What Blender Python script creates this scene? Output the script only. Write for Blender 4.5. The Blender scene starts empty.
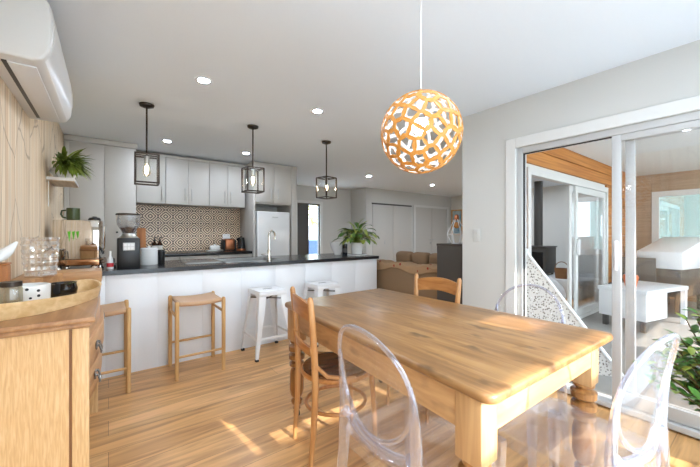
import bpy, bmesh, math, random
from mathutils import Vector, Matrix
random.seed(7)
PI=math.pi
SC=bpy.context.scene
COL=SC.collection
# ------------------------------------------------------------------ materials
def lin(c):
    return tuple(((v/255)/12.92 if v/255<=.04045 else ((v/255+.055)/1.055)**2.4) for v in c)+(1,)
def newmat(n):
    m=bpy.data.materials.new(n); m.use_nodes=True
    nt=m.node_tree; b=nt.nodes['Principled BSDF']
    return m,nt,b
def plain(n,c,rough=.5,metal=0,bump=0,bscale=60,var=.04,spec=.5,coat=0):
    m,nt,b=newmat(n); N=nt.nodes; L=nt.links
    tc=N.new('ShaderNodeTexCoord'); no=N.new('ShaderNodeTexNoise')
    no.inputs['Scale'].default_value=bscale; no.inputs['Detail'].default_value=4
    L.new(tc.outputs['Object'],no.inputs['Vector'])
    mx=N.new('ShaderNodeMixRGB'); c=lin(c)
    mx.inputs[1].default_value=tuple(v*(1-var) for v in c[:3])+(1,)
    mx.inputs[2].default_value=tuple(min(1,v*(1+var)) for v in c[:3])+(1,)
    L.new(no.outputs['Fac'],mx.inputs[0]); L.new(mx.outputs[0],b.inputs['Base Color'])
    b.inputs['Roughness'].default_value=rough; b.inputs['Metallic'].default_value=metal
    b.inputs['Specular IOR Level'].default_value=spec
    b.inputs['Coat Weight'].default_value=coat
    if bump:
        bp=N.new('ShaderNodeBump'); bp.inputs['Strength'].default_value=bump; bp.inputs['Distance'].default_value=.01
        L.new(no.outputs['Fac'],bp.inputs['Height']); L.new(bp.outputs[0],b.inputs['Normal'])
    return m
def wood(n,c1,c2,axis=0,scale=1.0,rough=.45,c3=None,coat=0,knots=0.0):
    """grain stretched along one axis"""
    m,nt,b=newmat(n); N=nt.nodes; L=nt.links
    tc=N.new('ShaderNodeTexCoord'); mp=N.new('ShaderNodeMapping')
    s=[14*scale]*3; s[axis]=1.1*scale
    mp.inputs['Scale'].default_value=s
    L.new(tc.outputs['Object'],mp.inputs['Vector'])
    no=N.new('ShaderNodeTexNoise'); no.inputs['Scale'].default_value=2.2; no.inputs['Detail'].default_value=7; no.inputs['Distortion'].default_value=.6
    L.new(mp.outputs[0],no.inputs['Vector'])
    cr=N.new('ShaderNodeValToRGB'); e=cr.color_ramp.elements
    e[0].position=.3; e[0].color=lin(c1); e[1].position=.68; e[1].color=lin(c2)
    if c3:
        x=e.new(.5); x.color=lin(c3)
    L.new(no.outputs['Fac'],cr.inputs[0])
    out=cr.outputs[0]
    if knots:
        mp2=N.new('ShaderNodeMapping'); s2=[7.0]*3; s2[axis]=3.2; mp2.inputs['Scale'].default_value=s2
        L.new(tc.outputs['Object'],mp2.inputs['Vector'])
        vo=N.new('ShaderNodeTexNoise'); vo.inputs['Scale'].default_value=2.1; vo.inputs['Detail'].default_value=2
        L.new(mp2.outputs[0],vo.inputs['Vector'])
        r2=N.new('ShaderNodeValToRGB'); r2.color_ramp.elements[0].position=.60; r2.color_ramp.elements[0].color=(0,0,0,1)
        r2.color_ramp.elements[1].position=.76; r2.color_ramp.elements[1].color=(knots,)*3+(1,)
        L.new(vo.outputs['Fac'],r2.inputs[0])
        mx=N.new('ShaderNodeMixRGB'); mx.inputs[2].default_value=tuple(v*.35 for v in lin(c1)[:3])+(1,)
        L.new(r2.outputs[0],mx.inputs[0]); L.new(out,mx.inputs[1]); out=mx.outputs[0]
    L.new(out,b.inputs['Base Color'])
    b.inputs['Roughness'].default_value=rough; b.inputs['Coat Weight'].default_value=coat; b.inputs['Coat Roughness'].default_value=.25
    bp=N.new('ShaderNodeBump'); bp.inputs['Strength'].default_value=.12; bp.inputs['Distance'].default_value=.004
    L.new(no.outputs['Fac'],bp.inputs['Height']); L.new(bp.outputs[0],b.inputs['Normal'])
    return m
def emit(n,c,s):
    m,nt,b=newmat(n); b.inputs['Base Color'].default_value=lin(c)
    b.inputs['Emission Color'].default_value=lin(c); b.inputs['Emission Strength'].default_value=s
    return m
def thin_glass(n,tint=(250,252,252),refl=.06,edge=.6,haze=0.0,hazec=(235,238,245),blend=.35,rough=.02):
    m=bpy.data.materials.new(n); m.use_nodes=True; nt=m.node_tree; N=nt.nodes; L=nt.links
    N.remove(N['Principled BSDF']); out=N['Material Output']
    tr=N.new('ShaderNodeBsdfTransparent'); tr.inputs[0].default_value=lin(tint)
    gl=N.new('ShaderNodeBsdfGlossy'); gl.inputs['Roughness'].default_value=rough; gl.inputs[0].default_value=(1,1,1,1)
    lw=N.new('ShaderNodeLayerWeight'); lw.inputs[0].default_value=blend
    mr=N.new('ShaderNodeMapRange'); mr.inputs['To Min'].default_value=refl; mr.inputs['To Max'].default_value=edge
    L.new(lw.outputs['Facing'],mr.inputs[0])
    mx=N.new('ShaderNodeMixShader'); L.new(mr.outputs[0],mx.inputs[0]); L.new(tr.outputs[0],mx.inputs[1]); L.new(gl.outputs[0],mx.inputs[2])
    last=mx
    if haze:
        df=N.new('ShaderNodeBsdfDiffuse'); df.inputs[0].default_value=lin(hazec)
        mr2=N.new('ShaderNodeMapRange'); mr2.inputs['To Min'].default_value=haze; mr2.inputs['To Max'].default_value=min(1,haze*5)
        L.new(lw.outputs['Facing'],mr2.inputs[0])
        m2=N.new('ShaderNodeMixShader'); L.new(mr2.outputs[0],m2.inputs[0]); L.new(mx.outputs[0],m2.inputs[1]); L.new(df.outputs[0],m2.inputs[2]); last=m2
    L.new(last.outputs[0],out.inputs[0])
    return m
M={}
M['wall']=plain('wall_paint',(202,201,196),.75,var=.01,bump=.02,bscale=300)
M['ceil']=plain('ceiling_paint',(228,235,241),.85,var=.01)
M['trim']=plain('trim_white',(216,215,211),.45,var=.01)
M['cab']=plain('cabinet_white',(193,189,182),.4,var=.01)
M['grey_wall']=plain('lounge_wall',(222,221,214),.8,var=.02)
M['stone']=plain('dark_stone',(44,44,47),.22,bscale=250,var=.35,spec=.5)
M['black_stone']=plain('black_stone',(26,24,24),.2,bscale=200,var=.2)
M['steel']=plain('brushed_steel',(190,190,188),.28,1,bscale=90,var=.05)
M['chrome']=plain('polished_chrome',(225,222,218),.06,1,var=.01)
M['alu']=plain('white_aluminium',(188,187,185),.4,var=.01)
M['bronze']=plain('dark_bronze',(58,48,40),.4,.6,var=.1)
M['black']=plain('black_plastic',(22,22,23),.35,var=.1)
M['black_gloss']=plain('black_glaze',(14,15,20),.08,var=.1,coat=.5)
M['white_ceramic']=plain('white_ceramic',(236,236,234),.25,var=.01)
M['white_plastic']=plain('white_plastic',(234,234,233),.35,var=.01)
M['white_metal']=plain('white_powder_coat',(236,237,238),.3,var=.01)
M['rubber']=plain('black_rubber',(30,30,30),.7)
M['green_mug']=plain('green_glaze',(62,74,38),.3,var=.15)
M['leaf']=plain('leaf_green',(112,132,48),.45,bscale=25,var=.45)
M['leaf2']=plain('leaf_bright',(146,162,70),.4,bscale=25,var=.4)
M['leaf3']=plain('leaf_deep',(78,118,50),.35,bscale=18,var=.4)
M['stem']=plain('stem_brown',(96,78,48),.7,var=.2)
M['soil']=plain('soil',(52,40,32),.9,bump=.5,var=.4)
M['copper']=plain('copper',(176,112,78),.3,.8,var=.08)
M['red']=plain('red_plastic',(190,32,40),.35)
M['lime']=plain('lime_green',(104,190,40),.4)
M['orange']=plain('orange_glaze',(214,98,34),.4,var=.1)
M['amber']=plain('amber_glass',(52,28,14),.12,var=.1)
M['sofa']=plain('brown_weave',(138,111,82),.9,bump=.4,bscale=220,var=.22)
M['cushion']=plain('brown_cushion',(142,115,88),.9,bump=.3,bscale=120,var=.14)
M['dark_panel']=plain('dark_grey_panel',(78,74,70),.5,var=.06)
M['concrete']=plain('paving',(146,142,136),.8,bscale=14,var=.1,bump=.1)
M['deck']=plain('sunny_paving',(216,196,166),.8,bscale=10,var=.08)
M['stove']=plain('stove_iron',(78,75,70),.5,.3,var=.1)
M['wicker']=plain('wicker',(132,92,54),.8,bump=.8,bscale=90,var=.35)
M['bedding']=plain('grey_white_cloth',(196,194,192),.9,bscale=9,var=.14,bump=.3)
M['soffit']=plain('soffit_white',(232,232,228),.8,var=.01)
M['dark_frame']=plain('dark_door',(70,66,62),.45,var=.05)
M['blue']=plain('blue_tarp',(50,74,110),.6)
M['paling']=plain('pale_fence',(226,222,214),.7,var=.06)
M['foliage_y']=plain('yellow_green_tree',(176,170,70),.7,bscale=12,var=.5)
M['beans']=plain('coffee_beans',(86,48,26),.5,bscale=120,var=.5)
M['grey_plastic']=plain('grey_button',(206,206,204),.4)
M['leather']=plain('tan_leather',(196,156,118),.5,var=.06,bscale=30)
M['oak']=wood('oak_dowel',(192,146,92),(214,172,116),2,1.4,.5)
M['oakx']=wood('oak_rail',(192,146,92),(214,172,116),0,1.4,.5)
M['pine']=wood('old_pine_top',(124,88,52),(164,124,78),1,.9,.32,(146,106,65),knots=.75,coat=.1)
M['pine_leg']=wood('old_pine_leg',(166,124,80),(200,160,112),2,1.0,.38,coat=.1)
M['pine_apron']=wood('old_pine_apron',(176,132,86),(206,164,116),1,1.0,.38,coat=.1,knots=.5)
M['pine_apronx']=wood('old_pine_apron_end',(172,134,88),(198,158,110),0,1.0,.38,coat=.1,knots=.4)
M['turned']=wood('turned_dark_pine',(120,78,40),(178,126,72),2,1.0,.35,coat=.2)
M['board_oak']=wood('sideboard_oak',(196,154,104),(218,182,134),2,5.5,.45,(208,168,118))
M['board_top']=wood('sideboard_top',(142,98,62),(178,134,92),1,1.0,.35,coat=.1)
M['drawer_wood']=wood('sideboard_drawer',(176,126,80),(208,162,112),1,1.0,.4)
M['groove']=wood('sideboard_groove',(112,72,40),(140,94,56),2,1.0,.5)
M['tray']=wood('pale_tray_wood',(206,166,112),(230,198,150),1,1.2,.5)
M['riser']=wood('riser_wood',(168,120,76),(202,156,108),0,1.0,.35)
M['bent']=wood('bentwood',(170,116,66),(200,148,94),2,1.2,.35,coat=.15)
M['bentx']=wood('bentwood_rail',(164,104,52),(196,136,78),0,1.2,.35,coat=.15)
M['seatwood']=wood('seat_brown',(88,54,32),(122,80,50),1,1.0,.22,coat=.3)
M['plywood']=wood('plywood_orange',(196,130,52),(216,152,72),0,1.6,.5)
M['board_dark']=wood('chopping_board',(164,98,48),(192,124,66),2,1.2,.5)
M['shelfwood']=wood('shelf_underside',(186,160,130),(212,188,158),1,1.2,.6)
M['glass']=thin_glass('window_glass',(253,253,253),.035,.35,blend=.3)
M['lantern_glass']=thin_glass('lantern_glass',(253,253,252),.015,.2)
M['ghost']=thin_glass('clear_polycarbonate',(250,250,251),.015,.26,haze=.018,hazec=(238,240,248),blend=.45)
M['ghost_edge']=thin_glass('clear_polycarbonate_edge',(234,235,245),.08,.6,haze=.03,hazec=(232,234,242),blend=.5)
M['crystal']=thin_glass('cut_crystal',(250,247,243),.22,.8,haze=.06,hazec=(240,236,232),blend=.5)
M['hopper']=thin_glass('hopper_plastic',(226,226,226),.08,.6,haze=.05)
M['bulb']=emit('bulb_glow',(255,244,228),110)
M['diffuser']=emit('downlight_glow',(222,236,255),330)
M['ballbulb']=emit('ball_bulb',(255,250,244),5)
def bulbglass():
    return thin_glass('bulb_glass',(255,248,236),.06,.5)
M['bulbglass']=bulbglass()
# dotted white jar
def dots():
    m,nt,b=newmat('white_dotted_glaze'); N=nt.nodes; L=nt.links
    tc=N.new('ShaderNodeTexCoord'); vo=N.new('ShaderNodeTexVoronoi'); vo.inputs['Scale'].default_value=30; vo.inputs['Randomness'].default_value=.5
    L.new(tc.outputs['Object'],vo.inputs['Vector'])
    cr=N.new('ShaderNodeValToRGB'); cr.color_ramp.interpolation='CONSTANT'
    cr.color_ramp.elements[0].color=lin((30,30,32)); cr.color_ramp.elements[1].position=.17; cr.color_ramp.elements[1].color=lin((236,234,230))
    L.new(vo.outputs['Distance'],cr.inputs[0]); L.new(cr.outputs[0],b.inputs['Base Color']); b.inputs['Roughness'].default_value=.3
    return m
M['dots']=dots()
# lace / dotted white fabric with holes
def lace():
    m,nt,b=newmat('white_dotted_fabric'); N=nt.nodes; L=nt.links
    tc=N.new('ShaderNodeTexCoord'); vo=N.new('ShaderNodeTexVoronoi'); vo.inputs['Scale'].default_value=52
    L.new(tc.outputs['Object'],vo.inputs['Vector'])
    no=N.new('ShaderNodeTexNoise'); no.inputs['Scale'].default_value=60; L.new(tc.outputs['Object'],no.inputs['Vector'])
    ad=N.new('ShaderNodeMath'); ad.operation='MULTIPLY_ADD'; ad.inputs[1].default_value=.5; L.new(no.outputs['Fac'],ad.inputs[0]); L.new(vo.outputs['Distance'],ad.inputs[2])
    cr=N.new('ShaderNodeValToRGB'); e=cr.color_ramp.elements
    e[0].position=.46; e[0].color=lin((100,90,82)); e[1].position=.66; e[1].color=lin((204,199,192))
    L.new(ad.outputs[0],cr.inputs[0]); L.new(cr.outputs[0],b.inputs['Base Color']); b.inputs['Roughness'].default_value=.9
    return m
M['lace']=lace()
def planks():
    m,nt,b=newmat('oak_floor'); N=nt.nodes; L=nt.links
    tc=N.new('ShaderNodeTexCoord')
    br=N.new('ShaderNodeTexBrick'); br.offset=.37; br.offset_frequency=2
    br.inputs['Scale'].default_value=1; br.inputs['Brick Width'].default_value=1.9; br.inputs['Row Height'].default_value=.19
    br.inputs['Mortar Size'].default_value=.0015; br.inputs['Mortar Smooth'].default_value=.4; br.inputs['Bias'].default_value=-.1
    br.inputs['Color1'].default_value=lin((222,170,110)); br.inputs['Color2'].default_value=lin((238,190,132)); br.inputs['Mortar'].default_value=lin((140,102,66))
    L.new(tc.outputs['Object'],br.inputs['Vector'])
    mp=N.new('ShaderNodeMapping'); mp.inputs['Scale'].default_value=(1.0,11,1); L.new(tc.outputs['Object'],mp.inputs['Vector'])
    no=N.new('ShaderNodeTexNoise'); no.inputs['Scale'].default_value=1.5; no.inputs['Detail'].default_value=7; no.inputs['Distortion'].default_value=.8
    L.new(mp.outputs[0],no.inputs['Vector'])
    cr=N.new('ShaderNodeValToRGB'); e=cr.color_ramp.elements; e[0].position=.30; e[0].color=(.46,.39,.33,1); e[1].position=.62; e[1].color=(1,1,1,1)
    L.new(no.outputs['Fac'],cr.inputs[0])
    mx=N.new('ShaderNodeMixRGB'); mx.blend_type='MULTIPLY'; mx.inputs[0].default_value=.85
    L.new(br.outputs['Color'],mx.inputs[1]); L.new(cr.outputs[0],mx.inputs[2])
    mp2=N.new('ShaderNodeMapping'); mp2.inputs['Scale'].default_value=(2.0,7,1); L.new(tc.outputs['Object'],mp2.inputs['Vector'])
    n2=N.new('ShaderNodeTexNoise'); n2.inputs['Scale'].default_value=1.7; n2.inputs['Detail'].default_value=3; L.new(mp2.outputs[0],n2.inputs['Vector'])
    c2=N.new('ShaderNodeValToRGB'); c2.color_ramp.elements[0].position=.66; c2.color_ramp.elements[0].color=(0,0,0,1); c2.color_ramp.elements[1].position=.78; c2.color_ramp.elements[1].color=(.75,)*3+(1,)
    L.new(n2.outputs['Fac'],c2.inputs[0])
    m3=N.new('ShaderNodeMixRGB'); m3.inputs[2].default_value=lin((118,78,44)); L.new(c2.outputs[0],m3.inputs[0]); L.new(mx.outputs[0],m3.inputs[1])
    L.new(m3.outputs[0],b.inputs['Base Color']); b.inputs['Roughness'].default_value=.3; b.inputs['Specular IOR Level'].default_value=.45
    bp=N.new('ShaderNodeBump'); bp.inputs['Strength'].default_value=.08; bp.inputs['Distance'].default_value=.003; L.new(no.outputs['Fac'],bp.inputs['Height']); L.new(bp.outputs[0],b.inputs['Normal'])
    return m
M['floor']=planks()
def wallpaper():
    m,nt,b=newmat('timber_wallpaper'); N=nt.nodes; L=nt.links
    tc=N.new('ShaderNodeTexCoord'); sx=N.new('ShaderNodeSeparateXYZ'); L.new(tc.outputs['Object'],sx.inputs[0])
    n1=N.new('ShaderNodeTexNoise'); n1.noise_dimensions='1D'; n1.inputs['Scale'].default_value=14; n1.inputs['Detail'].default_value=2; n1.inputs['Roughness'].default_value=.7
    L.new(sx.outputs['Y'],n1.inputs['W'])
    cr=N.new('ShaderNodeValToRGB'); e=cr.color_ramp.elements
    e[0].position=.30; e[0].color=lin((222,192,156)); e[1].position=.72; e[1].color=lin((252,240,218))
    for p,c in ((.40,(246,226,196)),(.455,(208,178,142)),(.475,(252,238,214)),(.54,(236,212,182)),(.585,(238,226,206)),(.62,(228,202,168))):
        x=e.new(p); x.color=lin(c)
    L.new(n1.outputs['Fac'],cr.inputs[0])
    # seams between boards
    ml=N.new('ShaderNodeMath'); ml.operation='MULTIPLY'; ml.inputs[1].default_value=11.0; L.new(sx.outputs['Y'],ml.inputs[0])
    fr=N.new('ShaderNodeMath'); fr.operation='FRACT'; L.new(ml.outputs[0],fr.inputs[0])
    c3=N.new('ShaderNodeValToRGB'); c3.color_ramp.elements[0].position=0; c3.color_ramp.elements[0].color=(.42,.36,.30,1); c3.color_ramp.elements[1].position=.10; c3.color_ramp.elements[1].color=(1,1,1,1)
    L.new(fr.outputs[0],c3.inputs[0])
    mm=N.new('ShaderNodeMixRGB'); mm.blend_type='MULTIPLY'; mm.inputs[0].default_value=.8; L.new(cr.outputs[0],mm.inputs[1]); L.new(c3.outputs[0],mm.inputs[2])
    # grain
    mp=N.new('ShaderNodeMapping'); mp.inputs['Scale'].default_value=(1,40,1.2); L.new(tc.outputs['Object'],mp.inputs['Vector'])
    n2=N.new('ShaderNodeTexNoise'); n2.inputs['Scale'].default_value=2; n2.inputs['Detail'].default_value=6; L.new(mp.outputs[0],n2.inputs['Vector'])
    c2=N.new('ShaderNodeValToRGB'); c2.color_ramp.elements[0].position=.3; c2.color_ramp.elements[0].color=(.7,.66,.6,1); c2.color_ramp.elements[1].position=.6; c2.color_ramp.elements[1].color=(1,1,1,1)
    L.new(n2.outputs['Fac'],c2.inputs[0])
    m2=N.new('ShaderNodeMixRGB'); m2.blend_type='MULTIPLY'; m2.inputs[0].default_value=.7; L.new(mm.outputs[0],m2.inputs[1]); L.new(c2.outputs[0],m2.inputs[2])
    # printed bare twigs
    mp3=N.new('ShaderNodeMapping'); mp3.inputs['Scale'].default_value=(1,1.3,.7); mp3.inputs['Rotation'].default_value=(.25,0,0); L.new(tc.outputs['Object'],mp3.inputs['Vector'])
    n3=N.new('ShaderNodeTexNoise'); n3.inputs['Scale'].default_value=2.5; L.new(mp3.outputs[0],n3.inputs['Vector'])
    mv=N.new('ShaderNodeMixRGB'); mv.inputs[0].default_value=.12; L.new(mp3.outputs[0],mv.inputs[1]); L.new(n3.outputs['Color'],mv.inputs[2])
    vo=N.new('ShaderNodeTexVoronoi'); vo.feature='DISTANCE_TO_EDGE'; vo.inputs['Scale'].default_value=2.8; L.new(mv.outputs[0],vo.inputs['Vector'])
    c4=N.new('ShaderNodeValToRGB'); c4.color_ramp.elements[0].position=.006; c4.color_ramp.elements[0].color=(.6,.6,.6,1); c4.color_ramp.elements[1].position=.016; c4.color_ramp.elements[1].color=(0,0,0,1)
    L.new(vo.outputs['Distance'],c4.inputs[0])
    m4=N.new('ShaderNodeMixRGB'); m4.inputs[2].default_value=lin((150,126,102)); L.new(c4.outputs[0],m4.inputs[0]); L.new(m2.outputs[0],m4.inputs[1])
    L.new(m4.outputs[0],b.inputs['Base Color']); b.inputs['Roughness'].default_value=.8
    return m
M['wallpaper']=wallpaper()
def tiles():
    m,nt,b=newmat('patterned_tile'); N=nt.nodes; L=nt.links
    def mt(op,a,bb=None):
        n=N.new('ShaderNodeMath'); n.operation=op
        for i,v in enumerate((a,bb)):
            if v is None: continue
            if isinstance(v,(int,float)): n.inputs[i].default_value=v
            else: L.new(v,n.inputs[i])
        return n.outputs[0]
    tc=N.new('ShaderNodeTexCoord'); sx=N.new('ShaderNodeSeparateXYZ'); L.new(tc.outputs['Object'],sx.inputs[0])
    u=mt('ABSOLUTE',mt('SUBTRACT',mt('FRACT',mt('MULTIPLY',sx.outputs['X'],5.0)),.5))
    v=mt('ABSOLUTE',mt('SUBTRACT',mt('FRACT',mt('MULTIPLY',sx.outputs['Z'],5.0)),.5))
    d1=mt('ADD',u,v)
    d2=mt('SQRT',mt('ADD',mt('MULTIPLY',u,u),mt('MULTIPLY',v,v)))
    d3=mt('MAXIMUM',u,v)
    s=mt('ADD',mt('MULTIPLY',mt('SINE',mt('MULTIPLY',d1,31.0)),1.35),mt('MULTIPLY',mt('SINE',mt('MULTIPLY',d2,36.0)),.55))
    s=mt('ADD',s,mt('MULTIPLY',mt('SINE',mt('MULTIPLY',d3,50.0)),.5))
    s=mt('MULTIPLY',mt('ADD',s,2.0),.25)
    cr=N.new('ShaderNodeValToRGB'); e=cr.color_ramp.elements
    e[0].position=.30; e[0].color=lin((84,66,56)); e[1].position=.62; e[1].color=lin((236,212,182))
    x=e.new(.44); x.color=lin((150,124,102))
    L.new(s,cr.inputs[0]); L.new(cr.outputs[0],b.inputs['Base Color']); b.inputs['Roughness'].default_value=.3
    return m
M['tile']=tiles()
def cladding(n,c1,c2,horizontal_axis):
    m,nt,b=newmat(n); N=nt.nodes; L=nt.links
    tc=N.new('ShaderNodeTexCoord'); mp=N.new('ShaderNodeMapping'); s=[9,9,30]; s[horizontal_axis]=.8; mp.inputs['Scale'].default_value=s
    L.new(tc.outputs['Object'],mp.inputs['Vector'])
    no=N.new('ShaderNodeTexNoise'); no.inputs['Scale'].default_value=1.5; no.inputs['Detail'].default_value=5; L.new(mp.outputs[0],no.inputs['Vector'])
    cr=N.new('ShaderNodeValToRGB'); cr.color_ramp.elements[0].position=.3; cr.color_ramp.elements[0].color=lin(c1); cr.color_ramp.elements[1].position=.7; cr.color_ramp.elements[1].color=lin(c2)
    L.new(no.outputs['Fac'],cr.inputs[0]); L.new(cr.outputs[0],b.inputs['Base Color']); b.inputs['Roughness'].default_value=.6
    return m
M['clad']=cladding('cedar_cladding',(170,104,46),(206,140,70),0)
M['clad2']=cladding('brown_cladding',(146,116,88),(176,144,114),1)
def throwmat():
    m,nt,b=newmat('throw_pattern'); N=nt.nodes; L=nt.links
    tc=N.new('ShaderNodeTexCoord'); vo=N.new('ShaderNodeTexVoronoi'); vo.inputs['Scale'].default_value=9
    L.new(tc.outputs['Object'],vo.inputs['Vector'])
    cr=N.new('ShaderNodeValToRGB'); cr.color_ramp.interpolation='CONSTANT'
    cr.color_ramp.elements[0].color=lin((148,52,38)); cr.color_ramp.elements[1].position=.16; cr.color_ramp.elements[1].color=lin((168,136,102))
    L.new(vo.outputs['Distance'],cr.inputs[0]); L.new(cr.outputs[0],b.inputs['Base Color']); b.inputs['Roughness'].default_value=.95
    return m
M['throw']=throwmat()
def painting():
    m,nt,b=newmat('blue_painting'); N=nt.nodes; L=nt.links
    tc=N.new('ShaderNodeTexCoord'); no=N.new('ShaderNodeTexNoise'); no.inputs['Scale'].default_value=5; L.new(tc.outputs['Object'],no.inputs['Vector'])
    cr=N.new('ShaderNodeValToRGB'); cr.color_ramp.elements[0].position=.35; cr.color_ramp.elements[0].color=lin((92,140,166)); cr.color_ramp.elements[1].position=.65; cr.color_ramp.elements[1].color=lin((190,206,206))
    L.new(no.outputs['Fac'],cr.inputs[0]); L.new(cr.outputs[0],b.inputs['Base Color'])
    return m
M['painting']=painting()
# ------------------------------------------------------------------ mesh builder
class MB:
    def __init__(s): s.bm=bmesh.new(); s.smooth=True; s.mi=0
    def _mark(s,fs):
        for f in fs: f.material_index=s.mi
    def box(s,x0,x1,y0,y1,z0,z1,bev=0,seg=2,rot=None,loc=None):
        t=bmesh.new()
        r=bmesh.ops.create_cube(t,size=1)
        for v in t.verts:
            v.co=Vector(((x0+x1)/2+v.co.x*(x1-x0),(y0+y1)/2+v.co.y*(y1-y0),(z0+z1)/2+v.co.z*(z1-z0)))
        if bev: bmesh.ops.bevel(t,geom=list(t.edges),offset=bev,segments=seg,profile=.5,affect='EDGES')
        s._merge(t,rot,loc); return s
    def _merge(s,t,rot=None,loc=None):
        if rot is not None: bmesh.ops.transform(t,matrix=rot,verts=t.verts)
        if loc is not None: bmesh.ops.translate(t,vec=Vector(loc),verts=t.verts)
        mp={}
        for v in t.verts: mp[v]=s.bm.verts.new(v.co)
        for f in t.faces:
            try:
                nf=s.bm.faces.new([mp[v] for v in f.verts]); nf.material_index=s.mi
            except ValueError: pass
        t.free()
    def tube(s,path,r,seg=8,closed=False,cap=True,sq=None):
        path=[Vector(p) for p in path]; n=len(path)
        rr=r if isinstance(r,(list,tuple)) else [r]*n
        rings=[]; up=None
        for i,p in enumerate(path):
            if closed: d=path[(i+1)%n]-path[i-1]
            else: d=path[min(i+1,n-1)]-path[max(i-1,0)]
            d.normalize()
            if up is None:
                a=Vector((0,0,1)) if abs(d.z)<.9 else Vector((1,0,0))
                up=(a-d*a.dot(d)).normalized()
            else:
                up=up-d*up.dot(d)
                if up.length<1e-5: up=d.orthogonal()
                up.normalize()
            sd=d.cross(up)
            ring=[]
            for k in range(seg):
                a=2*PI*k/seg+(PI/4 if seg==4 else 0)
                q=(1.0,1.0) if sq is None else sq
                ring.append(s.bm.verts.new(p+up*math.cos(a)*rr[i]*q[0]+sd*math.sin(a)*rr[i]*q[1]))
            rings.append(ring)
        m=n if closed else n-1
        for i in range(m):
            A=rings[i];B=rings[(i+1)%n]
            for k in range(seg):
                f=s.bm.faces.new((A[k],A[(k+1)%seg],B[(k+1)%seg],B[k])); f.material_index=s.mi
        if not closed and cap:
            for A in (rings[0][::-1],rings[-1]):
                f=s.bm.faces.new(A); f.material_index=s.mi
        return s
    def lathe(s,prof,c=(0,0,0),seg=24,cap=True):
        rings=[]
        for r,z in prof:
            if r<=1e-6: rings.append([s.bm.verts.new((c[0],c[1],c[2]+z))])
            else: rings.append([s.bm.verts.new((c[0]+r*math.cos(2*PI*k/seg),c[1]+r*math.sin(2*PI*k/seg),c[2]+z)) for k in range(seg)])
        for A,B in zip(rings,rings[1:]):
            for k in range(seg):
                a=[A[0]] if len(A)==1 else [A[k],A[(k+1)%seg]]
                b=[B[0]] if len(B)==1 else [B[(k+1)%seg],B[k]]
                vs=a+b
                if len(vs)>=3:
                    f=s.bm.faces.new(vs); f.material_index=s.mi
        if cap:
            for A,rev in ((rings[0],True),(rings[-1],False)):
                if len(A)>1:
                    f=s.bm.faces.new(A[::-1] if rev else A); f.material_index=s.mi
        return s
    def prism(s,poly,z0,z1,axis='z',bev=0,seg=2):
        t=bmesh.new()
        def mk(a,b,h): return {'z':(a,b,h),'y':(a,h,b),'x':(h,a,b)}[axis]
        A=[t.verts.new(mk(a,b,z0)) for a,b in poly]; B=[t.verts.new(mk(a,b,z1)) for a,b in poly]
        n=len(poly)
        t.faces.new(A[::-1]); t.faces.new(B)
        for k in range(n): t.faces.new((A[k],A[(k+1)%n],B[(k+1)%n],B[k]))
        bmesh.ops.recalc_face_normals(t,faces=t.faces)
        if bev:
            es=[e for e in t.edges if all(len(f.verts)==4 or len(f.verts)==n for f in e.link_faces) and any(len(f.verts)==n for f in e.link_faces)]
            bmesh.ops.bevel(t,geom=es,offset=bev,segments=seg,profile=.5,affect='EDGES')
        s._merge(t); return s
    def sphere(s,c,r,sx=1,sy=1,sz=1,seg=20,rings=12):
        prof=[(max(0,r*math.sin(PI*i/rings)),-r*math.cos(PI*i/rings)) for i in range(rings+1)]
        prof[0]=(0,-r); prof[-1]=(0,r)
        t=MB(); t.lathe(prof,seg=seg,cap=False)
        for v in t.bm.verts: v.co=Vector((c[0]+v.co.x*sx,c[1]+v.co.y*sy,c[2]+v.co.z*sz))
        s._merge(t.bm); return s
    def grid(s,fn,nu,nv):
        V=[[s.bm.verts.new(fn(i/nu,j/nv)) for j in range(nv+1)] for i in range(nu+1)]
        for i in range(nu):
            for j in range(nv):
                f=s.bm.faces.new((V[i][j],V[i+1][j],V[i+1][j+1],V[i][j+1])); f.material_index=s.mi
        return s
    def build(s,name,mats,parent=None,smooth=True,ang=40,loc=None,solid=0):
        bm=s.bm
        bmesh.ops.recalc_face_normals(bm,faces=bm.faces)
        me=bpy.data.meshes.new(name); bm.to_mesh(me); bm.free()
        if not isinstance(mats,(list,tuple)): mats=[mats]
        for m in mats: me.materials.append(m)
        o=bpy.data.objects.new(name,me); COL.objects.link(o)
        if smooth:
            for p in me.polygons: p.use_smooth=True
            me.set_sharp_from_angle(angle=math.radians(ang))
        if parent is not None: o.parent=parent
        if loc is not None: o.location=loc
        if solid:
            md=o.modifiers.new('thick','SOLIDIFY'); md.thickness=solid; md.offset=0
        return o
def tag(o,label,cat,group=None,kind=None):
    o['label']=label; o['category']=cat
    if group: o['group']=group
    if kind: o['kind']=kind
    return o
def thing(name,label,cat,loc=(0,0,0),rz=0,group=None):
    o=bpy.data.objects.new(name,None); COL.objects.link(o); o.empty_display_size=.1
    o.location=loc; o.rotation_euler=(0,0,rz); tag(o,label,cat,group); return o
def struct(name,mb,m,label=None,**k):
    o=mb.build(name,m,smooth=False,**k); o['kind']='structure'
    return o
def dup(root,loc,rz=0,label=None,group=None):
    def cp(o,par):
        c=o.copy(); COL.objects.link(c)
        if par is not None: c.parent=par
        for ch in list(o.children): cp(ch,c)
        return c
    r=cp(root,None); r.location=loc; r.rotation_euler=(0,0,rz)
    if label: r['label']=label
    if group: r['group']=group
    return r
def B(*a,**k): return MB().box(*a,**k)
def part(o,label): o['label']=label; return o
# ------------------------------------------------------------------ setting
CE=2.4; WL=-.42; WR=2.83; YB=5.65; YR=-.55
struct('floor',B(-.5,8.8,YR-.1,7.0,-.1,0),M['floor'])
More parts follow.
